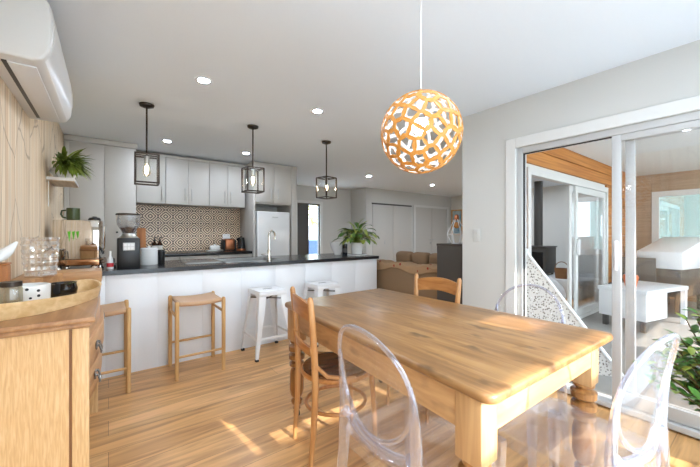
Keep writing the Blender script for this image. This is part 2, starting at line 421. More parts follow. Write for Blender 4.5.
# cut of the living area keeps the patio separate: patio lies outside the right wall, on its own slab above
struct('patio_floor',B(2.935,8.45,-4.2,1.715,-.05,.012),M['concrete'])
struct('ceiling',MB().prism([(-.5,YR-.1),(2.93,YR-.1),(2.93,1.72),(8.8,1.72),(8.8,7.0),(-.5,7.0)],CE,CE+.1),M['ceil'])
struct('wall_left',B(WL-.1,WL,YR-.1,YB+.1,0,CE),M['wallpaper'])
struct('wall_back',B(WL,2.70,YB,YB+.1,0,CE),M['wall'])
DL,DH=1.37,1.98      # patio door opening: far jamb and head
DN=-.45              # near jamb
w=MB(); w.box(WR,WR+.1,DL,1.90,0,CE); w.box(WR,WR+.1,DN,DL,DH,CE); w.box(WR,WR+.1,YR,DN,0,CE)
struct('wall_right',w,M['wall'])
# hall behind the kitchen
w=MB(); HD0,HD1=3.60,4.24
w.box(2.60,2.70,YB+.1,6.9,0,CE); w.box(2.60,HD0,6.9,7.0,0,CE); w.box(HD1,5.3,6.9,7.0,0,CE); w.box(HD0,HD1,6.9,7.0,1.98,CE)
struct('wall_hall',w,M['wall'])
w=MB(); w.box(5.2,8.7,6.25,6.35,0,CE); w.box(5.2,5.3,6.35,6.9,0,CE)
struct('wall_far',w,M['wall'])
struct('wall_lounge',B(8.7,8.8,1.72,6.35,0,CE),M['grey_wall'])
# lounge wall towards the patio with sliding door opening
SX0,SX1,SH=3.86,6.62,1.95
w=MB(); w.box(2.93,SX0,1.76,1.86,0,CE); w.box(SX1,8.7,1.76,1.86,0,CE); w.box(SX0,SX1,1.76,1.86,SH,CE)
struct('wall_patio',w,M['grey_wall'])
# cedar weatherboards on that wall
w=MB()
nb=14; hb=CE/nb
for i in range(nb):
    z0=i*hb; z1=z0+hb-.006
    segs=[(2.935,8.428)] if z0>=SH-.02 else [(2.935,SX0-.05),(SX1+.05,8.428)]
    for a,b_ in segs:
        w.prism([(1.759,z0),(1.725,z0),(1.737,z1),(1.759,z1)],a,b_,axis='x')
o=struct('wall_cedar',w,M['clad'])
# end wall of the patio with brown boards and window
EW=8.45; wy0,wy1,wz0,wz1=-.35,1.42,.86,1.98
w=MB(); w.box(EW,EW+.1,-4.2,wy0,0,CE); w.box(EW,EW+.1,wy1,1.758,0,CE); w.box(EW,EW+.1,wy0,wy1,0,wz0); w.box(EW,EW+.1,wy0,wy1,wz1,CE)
for i in range(12):
    z0=i*.2; z1=z0+.194
    for a,b_ in ([(-4.2,wy0-.07),(wy1+.07,1.758)] if (z1>wz0-.06 and z0<wz1+.06) else [(-4.2,1.758)]):
        w.prism([(EW,z0),(EW-.024,z0),(EW-.014,z1),(EW,z1)],a,b_,axis='y') if False else w.box(EW-.02,EW,a,b_,z0,z1)
struct('wall_patio_end',w,M['clad2'])
def frame_yz(mb,x0,x1,y0,y1,z0,z1,t):
    mb.box(x0,x1,y0,y0+t,z0,z1); mb.box(x0,x1,y1-t,y1,z0,z1); mb.box(x0,x1,y0+t,y1-t,z1-t,z1); mb.box(x0,x1,y0+t,y1-t,z0,z0+t)
def frame_xz(mb,y0,y1,x0,x1,z0,z1,t):
    mb.box(x0,x0+t,y0,y1,z0,z1); mb.box(x1-t,x1,y0,y1,z0,z1); mb.box(x0+t,x1-t,y0,y1,z1-t,z1); mb.box(x0+t,x1-t,y0,y1,z0,z0+t)
w=MB(); frame_yz(w,EW-.05,EW+.05,wy0-.06,wy1+.06,wz0-.06,wz1+.06,.10); w.box(EW-.04,EW+.03,.5,.56,wz0,wz1)
o=struct('window_1',w,M['trim'])
g=B(EW,EW+.008,wy0+.04,wy1-.04,wz0+.04,wz1-.04).build('window_pane',thin_glass('reflecting_pane',(150,165,160),.4,.9),o,smooth=False)
struct('patio_soffit',B(2.935,8.55,-1.5,1.72,CE-.02,CE+.08),M['soffit'])
# trims
w=MB(); t=.085
w.box(WR-.018,WR,DL,DL+t,0,DH+t,bev=.004); w.box(WR-.018,WR,DN-t,DN,0,DH+t,bev=.004); w.box(WR-.0181,WR,DN,DL,DH,DH+t,bev=.004)
struct('trim_1',w,M['trim'])
w=MB(); w.box(WR-.014,WR,DL+t,1.90,0,.09,bev=.003)
struct('baseboard_right',w,M['trim'])
w=MB(); w.box(WL,WL+.014,YR,1.0,0,.09,bev=.003)
struct('baseboard_left',w,M['trim'])
# kitchen: small shadow trim at ceiling of far living wall
w=MB(); w.box(5.2,8.7,6.235,6.25,0,.09)
struct('baseboard_far',w,M['trim'])
# rear wall behind the viewpoint: wide glazed opening to the garden
w=MB(); w.box(WL-.1,-.3,YR-.1,YR,0,CE); w.box(2.72,2.93,YR-.1,YR,0,CE); w.box(-.3,2.72,YR-.1,YR,2.1,CE)
struct('wall_rear',w,M['wall'])
w=MB(); frame_xz(w,YR-.08,YR-.03,-.3,2.72,0,2.1,.06)
struct('window_2',w,M['alu'])
# ------------------------------------------------------------------ patio sliding door in the right wall
dr=thing('sliding_door','white aluminium sliding patio door with a pulled-open glass leaf in the right wall','sliding door',(WR+.05,DL,0))
fx0,fx1=-.035,.045
w=MB(); yN=DN-DL
w.box(fx0,fx1,-.045,0,.05,DH,bev=.003); w.box(fx0,fx1,yN,yN+.045,.05,DH,bev=.003); w.box(fx0,fx1,yN+.045,-.045,DH-.05,DH,bev=.003)
w.build('frame',M['alu'],dr)
w=MB(); w.box(-.066,.06,yN+.001,-.001,.013,.05,bev=.004); w.build('sill',M['alu'],dr)
w=MB(); w.box(-.022,.012,-.0475,-.0452,.05,DH-.05); w.box(-.012,-.006,yN+.046,-.045,DH-.058,DH-.05); w.build('rubber_seal',M['rubber'],dr)
def leaf(x0,x1,ya,yb,name):
    w=MB(); a,b_=ya-DL,yb-DL
    z0,z1=.055,DH-.052; s=.052
    w.box(x0,x1,b_-s,b_,z0,z1,bev=.003); w.box(x0,x1,a,a+s,z0,z1,bev=.003); w.box(x0,x1,a+s,b_-s,z1-.045,z1,bev=.003); w.box(x0,x1,a+s,b_-s,z0,z0+.085,bev=.003)
    p=w.build(name,M['alu'],dr)
    B((x0+x1)/2-.003,(x0+x1)/2+.003,a+s,b_-s,z0+.085,z1-.045).build('glass_pane',M['glass'],p,smooth=False)
    return p
lf=leaf(-.032,-.004,DN+.05,.712,'door_leaf')
w=MB(); w.box(-.05,-.0325,.712-DL-.036,.712-DL-.018,.98,1.19,bev=.006); w.build('handle',M['white_plastic'],lf)
leaf(.004,.032,DN+.05,.645,'door_leaf')
# ------------------------------------------------------------------ lounge sliding door seen across the patio
sd=thing('lounge_door','white-framed sliding door of the lounge set in cedar cladding across the patio','sliding door',(SX0,1.76,0))
w=MB(); W_=SX1-SX0
w.box(-.045,.03,-.05,.04,.013,SH+.05); w.box(W_-.03,W_+.045,-.05,.04,.013,SH+.05); w.box(.03,W_-.03,-.05,.04,SH-.03,SH+.05); w.box(.03,W_-.03,-.05,.04,.013,.06)
w.build('frame',M['trim'],sd)
def leaf2(x0,x1,y0,y1,glass=True):
    w=MB(); frame_xz(w,y0,y1,x0,x1,.062,SH-.035,.09)
    p=w.build('door_leaf',M['trim'],sd)
    B(x0+.09,x1-.09,(y0+y1)/2-.003,(y0+y1)/2+.003,.155,SH-.125).build('glass_pane',M['glass'],p,smooth=False)
    return p
l2=leaf2(1.42,W_-.04,-.035,-.008)
leaf2(1.30,W_-.25,.002,.03)
w=MB(); w.box(1.44,1.48,-.075,-.0355,.93,1.16,bev=.012); w.build('handle',M['white_plastic'],l2)
# ------------------------------------------------------------------ hall: dark front door with sidelight
hd=thing('front_door','dark front door with a narrow glass sidelight at the end of the hall','door',(HD0,6.9,0))
w=MB(); Wd=HD1-HD0
w.box(.0,.03,.02,.08,.0,1.975); w.box(Wd-.03,Wd,.02,.08,0,1.975); w.box(.03,Wd-.03,.02,.08,1.94,1.975); w.box(.29,.33,.02,.08,0,1.94)
w.build('frame',M['dark_frame'],hd)
B(.03,.29,.03,.07,.0,1.94).build('door_panel',M['dark_frame'],hd)
B(.33,Wd-.03,.045,.052,.0,1.94).build('sidelight_pane',M['glass'],hd,smooth=False)
w=MB(); w.box(HD1,HD1+.07,6.885,6.9,0,2.04); w.box(HD0-.07,HD1,6.885,6.9,1.98,2.04); w.box(HD0-.07,HD0,6.885,6.9,0,1.98)
struct('trim_2',w,M['trim'])
# things outside the front door
fc=thing('garden_fence','pale paling fence seen through the narrow front door sidelight','fence',(5.0,9.2,0))
for i in range(16): B(-1.2+i*.15,-1.2+i*.15+.13,0,.03,0,1.5).build('paling',M['paling'],fc)
tr=thing('garden_tree','yellow-green tree above the fence beyond the front door','tree',(6.0,10.3,0))
MB().tube([(0,0,0),(.05,0,.9),(0,.05,1.8)],[.1,.08,.05]).build('trunk',M['stem'],tr)
w=MB()
for i in range(900):
    a=random.uniform(0,2*PI); r=1.5*random.random()**.5; z=1.2+random.random()*2.2
    c=Vector((r*math.cos(a),r*math.sin(a)*.6,z)); d=Vector((random.gauss(0,1),random.gauss(0,1),random.gauss(0,1))).normalized(); e=d.orthogonal().normalized()
    s=.09; f=w.bm.faces.new([w.bm.verts.new(c+d*s),w.bm.verts.new(c+e*s*.5),w.bm.verts.new(c-d*s),w.bm.verts.new(c-e*s*.5)])
w.build('crown',M['foliage_y'],tr)
tag(B(4.6,5.15,8.3,8.7,0,1.05,bev=.08).build('blue_bin',M['blue']),'dark blue bin standing outside the front door in front of the fence','bin')
# living room doors
cd=thing('closet_doors','pair of white closet doors with dark slot pulls in the far living-room wall','closet',(5.40,6.25,0))
for k in range(2):
    d=B(k*.72+.004,k*.72+.716,-.02,-.002,.02,1.985,bev=.002).build('door',M['cab'],cd)
    x=(.40 if k==0 else .72+.26)
    B(x,x+.03,-.028,-.0205,.96,1.06,bev=.002).build('pull',M['steel'],d)
B(-.02,1.46,-.012,-.002,1.99,2.03).build('head_track',M['dark_panel'],cd)
ld=thing('double_door','white double door with steel lever handles right of the closet doors','door',(7.02,6.25,0))
w=MB(); w.box(-.08,0,-.02,-.002,0,2.06); w.box(1.44,1.52,-.02,-.002,0,2.06); w.box(0,1.44,-.02,-.002,2.0,2.06); w.build('frame',M['trim'],ld)
for k in range(2):
    d=B(k*.72+.004,k*.72+.716,-.014,-.002,.01,1.99).build('door',M['cab'],ld)
    if k==0:
        w=MB(); w.box(.60,.70,-.05,-.035,1.05,1.07); w.tube([(.66,-.0145,1.06),(.66,-.045,1.06)],.012); w.tube([(.66,-.0145,.97),(.66,-.03,.97)],.028,12); w.build('lever_handle',M['steel'],d)
    else:
        w=MB(); w.box(.73,.84,-.05,-.035,1.05,1.07); w.tube([(.77,-.0145,1.06),(.77,-.045,1.06)],.012); w.build('lever_handle',M['steel'],d)
pc=thing('picture','blue framed picture on the end wall of the living room','picture',(8.69,6.02,1.2))
w=MB(); frame_yz(w,-.03,.005,-.2,.2,0,.78,.04); w.build('picture_frame',M['oak'],pc)
B(-.012,0,-.16,.16,.04,.74).build('canvas',M['painting'],pc,smooth=False)
sw=thing('light_switch','white light switch plate on the right wall beside the patio door','switch',(WR,1.74,1.16))
B(-.009,0,-.036,.036,0,.125,bev=.003).build('plate',M['wall'],sw)
B(-.013,-.0092,-.012,.012,.075,.1,bev=.001).build('rocker',M['wall'],sw); B(-.013,-.0092,-.012,.012,.028,.053,bev=.001).build('rocker',M['wall'],sw)
# ------------------------------------------------------------------ kitchen cabinets
def handle_v(mb,x,y,z0,z1):
    mb.tube([(x,y,z0),(x,y,z1)],.006,8); mb.tube([(x,y,z0+.02),(x,y+.0245,z0+.02)],.005,6); mb.tube([(x,y,z1-.02),(x,y+.0245,z1-.02)],.005,6)
PY=4.98
pn=thing('pantry_cabinet','tall white two-door pantry cabinet between the timber wallpaper and the tiles','cabinet',(WL+.005,PY,0))
B(0,.70,.02,.665,.0,2.33).build('body',M['cab'],pn)
B(-.0,.715,-.01,.665,2.331,2.395,bev=.004).build('cornice',M['cab'],pn)
B(.0,.045,0,.019,.02,2.325,bev=.002).build('filler',M['cab'],pn)
for a,b_ in ((.05,.372),(.378,.698)): d=B(a,b_,0,.019,.10,2.325,bev=.002).build('door',M['cab'],pn); last=d
MB().tube([(.50,-.022,1.255),(.50,-.0005,1.255)],.012,12).build('knob',M['black'],last)
UY=5.28
def upper(name,label,x0,x1,doors,hx):
    r=thing(name,label,'cabinet',(x0,UY,1.665),group='white wall cupboards over the tiles')
    B(0,x1-x0,.02,YB-UY-.002,0,.665).build('body',M['cab'],r)
    B(0,x1-x0,-.008,YB-UY-.002,.6655,.705,bev=.003).build('cornice',M['cab'],r)
    n=doors; wd=(x1-x0)/n
    for k in range(n):
        d=B(k*wd+.003,(k+1)*wd-.003,0,.019,.003,.662,bev=.002).build('door',M['cab'],r)
        mb=MB(); handle_v(mb,hx[k],-.025,.05,.24); mb.build('handle',M['steel'],d)
    return r
upper('wall_cupboard','single-door white wall cupboard next to the tall pantry',.305,.655,1,[.30])
upper('wall_cupboard','double white wall cupboard in the middle above the patterned tiles',.658,1.245,2,[.245,.335])
upper('wall_cupboard','double white wall cupboard next to the fridge housing',1.248,1.80,2,[.225,.32])
sp=B(.296,1.838,YB-.012,YB-.001,.962,1.664).build('tile_splashback',M['tile'],smooth=False); tag(sp,'brown and cream patterned tile splashback under the wall cupboards','splashback')
FX0,FX1,FY=1.84,2.60,5.0
fh=thing('fridge_housing','tall white fridge housing with two small doors above the fridge','cabinet',(FX0,FY,0))
w=MB(); w.box(0,.03,.0,.645,0,2.39,bev=.002); w.box(.665,.76,.0,.645,0,2.39,bev=.002); w.box(.03,.665,.10,.645,1.74,2.39); w.box(.03,.665,.02,.1,2.335,2.39); w.box(.03,.665,.60,.645,0,1.74); w.box(.03,.665,.03,.645,1.72,1.74)
w.build('carcass',M['cab'],fh)
for k in range(2):
    d=B(.033+k*.315,.033+k*.315+.312,.0,.019,1.745,2.33,bev=.002).build('door',M['cab'],fh)
    mb=MB(); handle_v(mb,.285 if k==0 else .41,-.025,1.80,1.98); mb.build('handle',M['steel'],d)
fr=thing('fridge','white fridge with a glossy door standing in its housing','fridge',(FX0+.345,FY+.3,0))
B(-.285,.285,-.24,.24,.02,1.60,bev=.01).build('body',M['white_plastic'],fr)
d=B(-.285,.285,-.30,-.243,.03,1.60,bev=.014,seg=3).build('door',plain('fridge_gloss',(226,226,225),.12,var=.01),fr)
w=MB(); w.box(-.03,.07,-.302,-.3002,1.50,1.515); w.build('badge',M['steel'],d)
# back worktop and base cabinets
BZ=.96; BY=5.06
ww=B(.296,1.836,BY-.02,YB-.001,BZ-.04,BZ,bev=.003).build('back_worktop',M['black_stone']); tag(ww,'black stone worktop along the tiled back wall','worktop')
for i,(a,b_,lb) in enumerate(((.296,.81,'white base cabinet under the back worktop next to the pantry'),(.813,1.325,'white base cabinet under the middle of the back worktop'),(1.328,1.836,'white base cabinet under the back worktop next to the fridge'))):
    r=thing('base_cabinet',lb,'cabinet',(a,BY,0),group='white base cabinets on the back wall')
    B(0,b_-a,.02,.58,.1,BZ-.042).build('body',M['cab'],r); B(0,b_-a,.07,.58,0,.099).build('plinth',M['cab'],r)
    for z0,z1 in ((.1,.5),(.504,.74),(.744,.912)): B(.002,b_-a-.002,0,.019,z0,z1,bev=.002).build('drawer',M['cab'],r)
# peninsula
PX0,PX1,PF,PB=-.41,3.10,3.465,4.36
pz=.92
pe=thing('peninsula','long white panelled kitchen peninsula facing the dining table','kitchen island',(PX0,PF,0))
w=MB(); n=9; L_=PX1-PX0-.02; wd=L_/n
for k in range(n): w.box(k*wd+.0015,(k+1)*wd-.0015,0,.02,0,pz-.042,bev=.0015)
w.box(0,L_,.004,.02,0,pz-.042)
w.build('front_panel',plain('peninsula_white',(236,238,241),.4,var=.01),pe)
w=MB(); w.box(.0,1.42,.021,PB-PF-.03,0,pz-.042); w.box(2.12,L_,.021,PB-PF-.03,0,pz-.042); w.box(1.42,2.12,.021,.16,0,pz-.042); w.box(1.42,2.12,.75,PB-PF-.03,0,pz-.042); w.box(1.42,2.12,.16,.75,0,.6)
w.build('body',M['cab'],pe)
sx0,sx1,sy0,sy1=1.05,1.68,3.66,4.18
w=MB(); z0,z1=pz-.04,pz
w.box(PX0,sx0,PF-.025,PB,z0,z1); w.box(sx1,PX1,PF-.025,PB,z0,z1); w.box(sx0,sx1,PF-.025,sy0,z0,z1); w.box(sx0,sx1,sy1,PB,z0,z1)
pw=w.build('peninsula_worktop',M['stone'],smooth=False); tag(pw,'dark grey stone worktop on the white peninsula','worktop')
sk=thing('sink','stainless steel sink let into the peninsula worktop','sink',((sx0+sx1)/2,(sy0+sy1)/2,pz))
w=MB(); hx,hy=(sx1-sx0)/2-.004,(sy1-sy0)/2-.004
def bowl(u,v):
    return None
w.box(-hx,hx,-hy,hy,-.2,-.195); w.box(-hx,-hx+.006,-hy,hy,-.195,0); w.box(hx-.006,hx,-hy,hy,-.195,0); w.box(-hx,hx,-hy,-hy+.006,-.195,0); w.box(-hx,hx,hy-.006,hy,-.195,0)
w.build('basin',M['steel'],sk,smooth=False)
w=MB(); 
for a,b_,c,d_ in ((-hx-.02,hx+.02,-hy-.02,-hy+.004),(-hx-.02,hx+.02,hy-.004,hy+.02),(-hx-.02,-hx+.004,-hy,hy),(hx-.004,hx+.02,-hy,hy)): w.box(a,b_,c,d_,.0005,.004)
w.build('rim',M['steel'],sk)
db=thing('drainer','ribbed steel draining board left of the sink','drainer',(.83,3.92,pz+.0005))
w=MB(); w.box(-.18,.18,-.22,.22,0,.006,bev=.002)
for k in range(9): w.tube([(-.16+k*.04,-.19,.008),(-.16+k*.04,.19,.008)],.004,6)
w.build('board',M['steel'],db)
fa=thing('faucet','tall chrome gooseneck kitchen tap on the peninsula','tap',(1.50,3.575,pz))
MB().lathe([(.028,0),(.028,.012),(.02,.02),(.02,.12),(.018,.125),(0,.125)],seg=20).build('base',M['chrome'],fa)
pth=[(0,0,.12),(0,0,.28)]+[(.05-.05*math.cos(a),.03*(1-math.cos(a)),.28+.07*math.sin(a)) for a in [PI*k/10 for k in range(1,11)]]+[(.1,.06,.25)]
MB().tube(pth,[.0125]*(len(pth)-1)+[.014],12).build('spout',M['chrome'],fa)
MB().tube([(-.018,0,.075),(-.05,-.0,.078),(-.095,-.01,.08)],[.012,.011,.009],10).build('lever',M['chrome'],fa)
# ------------------------------------------------------------------ things on the peninsula
em=thing('espresso_machine','polished chrome espresso machine at the left end of the peninsula','coffee machine',(-.20,3.72,pz),-.15)
B(-.155,.155,-.14,.16,.10,.435,bev=.006).build('body',M['chrome'],em)
B(-.158,.158,-.15,.165,.045,.098,bev=.004).build('drip_tray',plain('steel_wood_reflection',(186,140,104),.18,1),em)  # reflected wood painted into the steel as a coppery tint
for x in (-.125,.12):
    for y in (-.11,.12): MB().lathe([(.026,0),(.03,.004),(.03,.03),(.022,.0445)],(x,y,0),seg=20).build('foot',M['chrome'],em)
w=MB()
for k in range(3):
    x=-.055+k*.028; h=.085-.012*k
    w.prism([(x,.335),(x+.02,.340),(x+.017,.335-h*.5),(x+.011,.335-h),(x+.005,.30)],-.1425,-.1402,axis='y')
w.build('emblem',M['lime'],em)
MB().tube([(.17,-.05,.14),(.185,-.08,.2),(.185,-.08,.38)],.006,8).build('steam_pipe',M['chrome'],em)
MB().tube([(-.155,-.0,.22),(-.19,-.05,.20),(-.2,-.12,.18)],.012,10).build('portafilter_handle',M['black'],em)
mg=thing('mug','olive green mug on top of the espresso machine','mug',(-.245,3.69,pz+.4355))
MB().lathe([(0,.002),(.044,0),(.047,.01),(.047,.105),(.043,.105),(.042,.012),(0,.01)],seg=24,cap=False).build('cup',M['green_mug'],mg)
MB().tube([(-.046,0,.085),(-.075,0,.08),(-.08,0,.05),(-.07,0,.025),(-.046,0,.02)],.007,8).build('handle',M['green_mug'],mg)
td=thing('coffee_cup','small upturned black cup on top of the espresso machine','cup',(-.10,3.70,pz+.4355))
MB().lathe([(0,.03),(.02,.03),(.04,.024),(.046,.012),(.046,0),(0,0)][::-1],seg=24,cap=False).build('dome',M['black'],td)
MB().lathe([(0,.028),(.016,.028),(.016,.036),(0,.036)],seg=16,cap=False).build('knob',M['black'],td)
mj=thing('milk_jug','tall polished steel milk jug left of the espresso machine','jug',(-.375,3.50,pz))
MB().lathe([(0,0),(.03,0),(.032,.01),(.03,.12),(.026,.15),(.029,.165),(.025,.165),(.022,.15),(0,.02)],seg=20,cap=False).build('body',M['chrome'],mj)
MB().tube([(.026,-.01,.145),(.038,-.02,.135),(.04,-.02,.05),(.03,-.01,.03)],.005,8).build('handle',M['chrome'],mj)
cg=thing('coffee_grinder','black coffee grinder with a clear bean hopper on the peninsula','grinder',(.15,3.67,pz))
MB().prism([(-.088,-.09),(.088,-.09),(.088,.10),(-.088,.10)],0,.28,bev=.012).build('body',M['black'],cg)
MB().lathe([(.08,.28),(.055,.305),(.05,.32)],seg=24).build('collar',M['steel'],cg)
MB().lathe([(.045,.32),(.055,.34),(.09,.40),(.096,.47),(.096,.49)],seg=28,cap=False).build('hopper',M['hopper'],cg)
MB().lathe([(0,.322),(.042,.322),(.052,.342),(.07,.37),(0,.385)],seg=24,cap=False).build('beans',M['beans'],cg)
MB().lathe([(0,.491),(.099,.491),(.1,.498),(.095,.506),(0,.508)],seg=28,cap=False).build('hopper_lid',M['bronze'],cg)
w=MB(); w.box(-.045,.045,-.096,-.0905,.165,.235,bev=.003); kp=w.build('keypad',M['grey_plastic'],cg)
w=MB()
for i in range(3):
    for j in range(2): w.box(-.038+i*.027,-.016+i*.027,-.099,-.0962,.172+j*.03,.196+j*.03)
w.build('button',M['white_plastic'],kp)
def lathe_thing(name,label,cat,loc,prof,mat,pn='body',seg=24,group=None):
    r=thing(name,label,cat,loc,group=group); MB().lathe(prof,seg=seg,cap=False).build(pn,mat,r); return r
st=lathe_thing('spray_bottle','small white bottle with a red band beside the espresso machine','bottle',(.012,3.62,pz),[(0,0),(.024,0),(.026,.01),(.022,.09),(.010,.12),(.010,.16),(0,.16)],M['white_plastic'])
MB().lathe([(0.0268,.02),(.0256,.055)],seg=20,cap=False).build('band',M['red'],st)
kb=lathe_thing('tamper','small black coffee tamper left of the coffee grinder','tamper',(.03,3.78,pz),[(0,0),(.029,0),(.029,.02),(.012,.03),(.02,.06),(.018,.085),(0,.09)],M['black'])
cn=lathe_thing('canister','white lidded canister right of the coffee grinder','canister',(.335,3.90,pz),[(0,0),(.074,0),(.078,.006),(.078,.15),(.0,.15)],M['white_ceramic'])
MB().lathe([(0,.151),(.08,.151),(.081,.165),(.07,.172),(0,.174)],seg=24,cap=False).build('lid',M['white_plastic'],cn)
MB().lathe([(0,.175),(.012,.175),(.014,.19),(0,.195)],seg=16,cap=False).build('knob',M['white_plastic'],cn)
bc=lathe_thing('canister','slim black canister right of the white canister','canister',(.455,4.0,pz),[(0,0),(.032,0),(.034,.004),(.034,.13),(0,.13)],M['black'])
MB().lathe([(0,.131),(.035,.131),(.035,.145),(0,.148)],seg=24,cap=False).build('lid',M['black_gloss'],bc)
# right end of the peninsula
bw=lathe_thing('bowl','large white footed bowl on the right part of the peninsula','bowl',(2.78,4.02,pz),[(0,0),(.05,0),(.052,.02),(.09,.08),(.122,.19),(.118,.19),(.085,.085),(.04,.03),(0,.03)],M['white_ceramic'],seg=32)
bk=lathe_thing('candle_jar','black cylindrical candle jar between the white bowl and the potted plant','candle',(2.80,3.86,pz),[(0,0),(.036,0),(.038,.005),(.038,.165),(.034,.168),(.033,.14),(0,.14)],M['black_gloss'])
MB().lathe([(.0382,.04),(.0382,.1)],seg=24,cap=False).build('label',M['dark_panel'],bk)
bo=thing('book','thin dark book with pale pages under the potted plant','book',(2.89,3.68,pz),.1)
w=MB(); w.box(-.115,.115,-.09,.09,0,.004); w.box(-.115,.115,-.09,.09,.018,.022); w.build('cover',M['black'],bo); B(-.112,.112,-.086,.088,.0042,.0178).build('pages',M['white_plastic'],bo)
pp=thing('potted_plant','leafy green plant in a white pot on the right end of the peninsula','plant',(2.89,3.68,pz+.0225))
MB().lathe([(0,0),(.07,0),(.074,.01),(.088,.165),(.08,.165),(.074,.14),(0,.14)],seg=28,cap=False).build('pot',M['white_ceramic'],pp)
MB().lathe([(0,.141),(.073,.141),(.06,.15),(0,.152)],seg=20,cap=False).build('soil',M['soil'],pp)
def leafshape(w,base,direc,length,width,droop=.5,fold=.15,n=5,mi=0):
    d=Vector(direc).normalized(); up=Vector((0,0,1))
    side=d.cross(up)
    if side.length<1e-3: side=Vector((1,0,0))
    side.normalize(); p=Vector(base); pts=[]
    for i in range(n+1):
        t=i/n
        wd=width*math.sin(PI*min(1,(t*.92+.06)))**.8
        if i==n: wd=.0008
        nrm=side.cross(d).normalized()
        pts.append((p-side*wd*.5+nrm*wd*fold, p.copy(), p+side*wd*.5+nrm*wd*fold))
        p=p+d*(length/n)
        d=(d+Vector((0,0,-droop/n))).normalized()
    V=[[w.bm.verts.new(q) for q in r] for r in pts]
    for a,b_ in zip(V,V[1:]):
        for k in range(2):
            f=w.bm.faces.new((a[k],a[k+1],b_[k+1],b_[k])); f.material_index=mi
w=MB(); ws=MB()
for i in range(85):
    a=random.uniform(0,2*PI); el=random.uniform(.15,1.45); L1=random.uniform(.08,.23)
    b0=Vector((random.uniform(-.03,.03),random.uniform(-.03,.03),.15))
    d=Vector((math.cos(a)*math.cos(el),math.sin(a)*math.cos(el),math.sin(el)))
    tip=b0+d*L1+Vector((0,0,.02)); ws.tube([b0,b0+d*L1*.6+Vector((0,0,.02)),tip],.0025,5)
    leafshape(w,tip,(d.x,d.y,d.z*.3+.05),random.uniform(.13,.21),random.uniform(.055,.085),droop=1.4,mi=random.choice((0,0,1)))
w.build('foliage',[M['leaf3'],M['leaf2']],pp); ws.build('stems',M['leaf'],pp)
gl=lathe_thing('tumbler','small amber glass tumbler right of the potted plant','glass',(3.05,3.80,pz),[(0,0),(.028,0),(.034,.085),(.031,.085),(.026,.008),(0,.008)],thin_glass('amber_tumbler',(190,140,100),.1,.5,haze=.2,hazec=(150,104,70)))
# ------------------------------------------------------------------ back worktop things
for i,(x,lb) in enumerate(((.53,'brown pump bottle on the back worktop beside the chopping board'),(.60,'brown pump bottle on the back worktop, the one further from the chopping board'))):
    r=thing('pump_bottle',lb,'bottle',(x,5.40+.03*i,BZ),group='brown pump bottles on the back worktop')
    MB().lathe([(0,0),(.033,0),(.035,.006),(.035,.13),(.014,.155),(.014,.17),(0,.17)],seg=20,cap=False).build('bottle',M['amber'],r)
    MB().lathe([(0.0355,.03),(.0355,.105)],seg=20,cap=False).build('label',M['paling'],r)
    w=MB(); w.lathe([(0,.171),(.016,.171),(.016,.19),(.006,.192),(.006,.215),(0,.216)],seg=14,cap=False); w.box(-.008,.04,-.007,.007,.214,.226,bev=.002); w.build('pump',M['black'],r)
cb=B(-.055,.055,-.009,.009,0,.36,bev=.006).build('chopping_board',M['board_dark']); cb.location=(.385,5.57,BZ+.003); cb.rotation_euler=(-.12,0,0)
tag(cb,'upright orange-brown wooden chopping board leaning on the tiles beside the pantry','chopping board')
bd=thing('butter_dish','white domed butter dish on the back worktop','butter dish',(1.36,5.42,BZ))
B(-.12,.12,-.06,.06,0,.02,bev=.006).build('base',M['steel'],bd)
B(-.075,.075,-.042,.042,.0205,.09,bev=.022,seg=3).build('lid',M['white_ceramic'],bd); B(-.015,.015,-.008,.008,.09,.108,bev=.004).build('knob',M['white_ceramic'],bd)
to=thing('toaster','copper and black toaster on the back worktop left of the kettle','toaster',(1.60,5.50,BZ))
B(-.075,.075,-.09,.09,.012,.19,bev=.02,seg=3).build('body',M['copper'],to)
B(-.105,-.0755,-.085,.085,.0,.175,bev=.01).build('side_panel',M['black'],to); B(.0755,.1,-.085,.085,.0,.175,bev=.01).build('side_panel',M['black'],to)
w=MB(); w.box(-.06,.06,-.045,-.02,.1905,.194); w.box(-.06,.06,.02,.045,.1905,.194); w.build('slot',M['black'],to)
B(-.125,-.1055,-.015,.015,.1,.125,bev=.003).build('lever',M['black'],to)
kt=thing('kettle','black electric kettle with a copper base next to the fridge housing','kettle',(1.752,5.33,BZ))
MB().lathe([(0,0),(.072,0),(.074,.01),(.072,.028),(0,.03)],seg=24,cap=False).build('power_base',M['copper'],kt)
MB().lathe([(0,.031),(.066,.031),(.068,.05),(.055,.2),(.05,.215),(0,.222)],seg=24,cap=False).build('body',M['black_gloss'],kt)
MB().lathe([(0,.222),(.012,.222),(.014,.235),(0,.24)],seg=14,cap=False).build('lid_knob',M['black'],kt)
MB().tube([(-.02,-.052,.2),(-.03,-.1,.205),(-.03,-.11,.15),(-.025,-.085,.07),(-.02,-.065,.06)],.009,8).build('handle',M['black'],kt)
MB().tube([(-.05,-.0,.17),(-.07,.0,.2)],[.02,.01],8).build('spout',M['black_gloss'],kt)
po=thing('power_outlet','white double power outlet on the tiles above the toaster','power outlet',(1.60,YB-.013,1.19))
B(-.06,.06,-.008,0,-.04,.04,bev=.003).build('plate',M['white_plastic'],po)
for x in (-.03,.03): B(x-.008,x+.008,-.011,-.0082,.012,.028).build('switch',M['grey_plastic'],po)
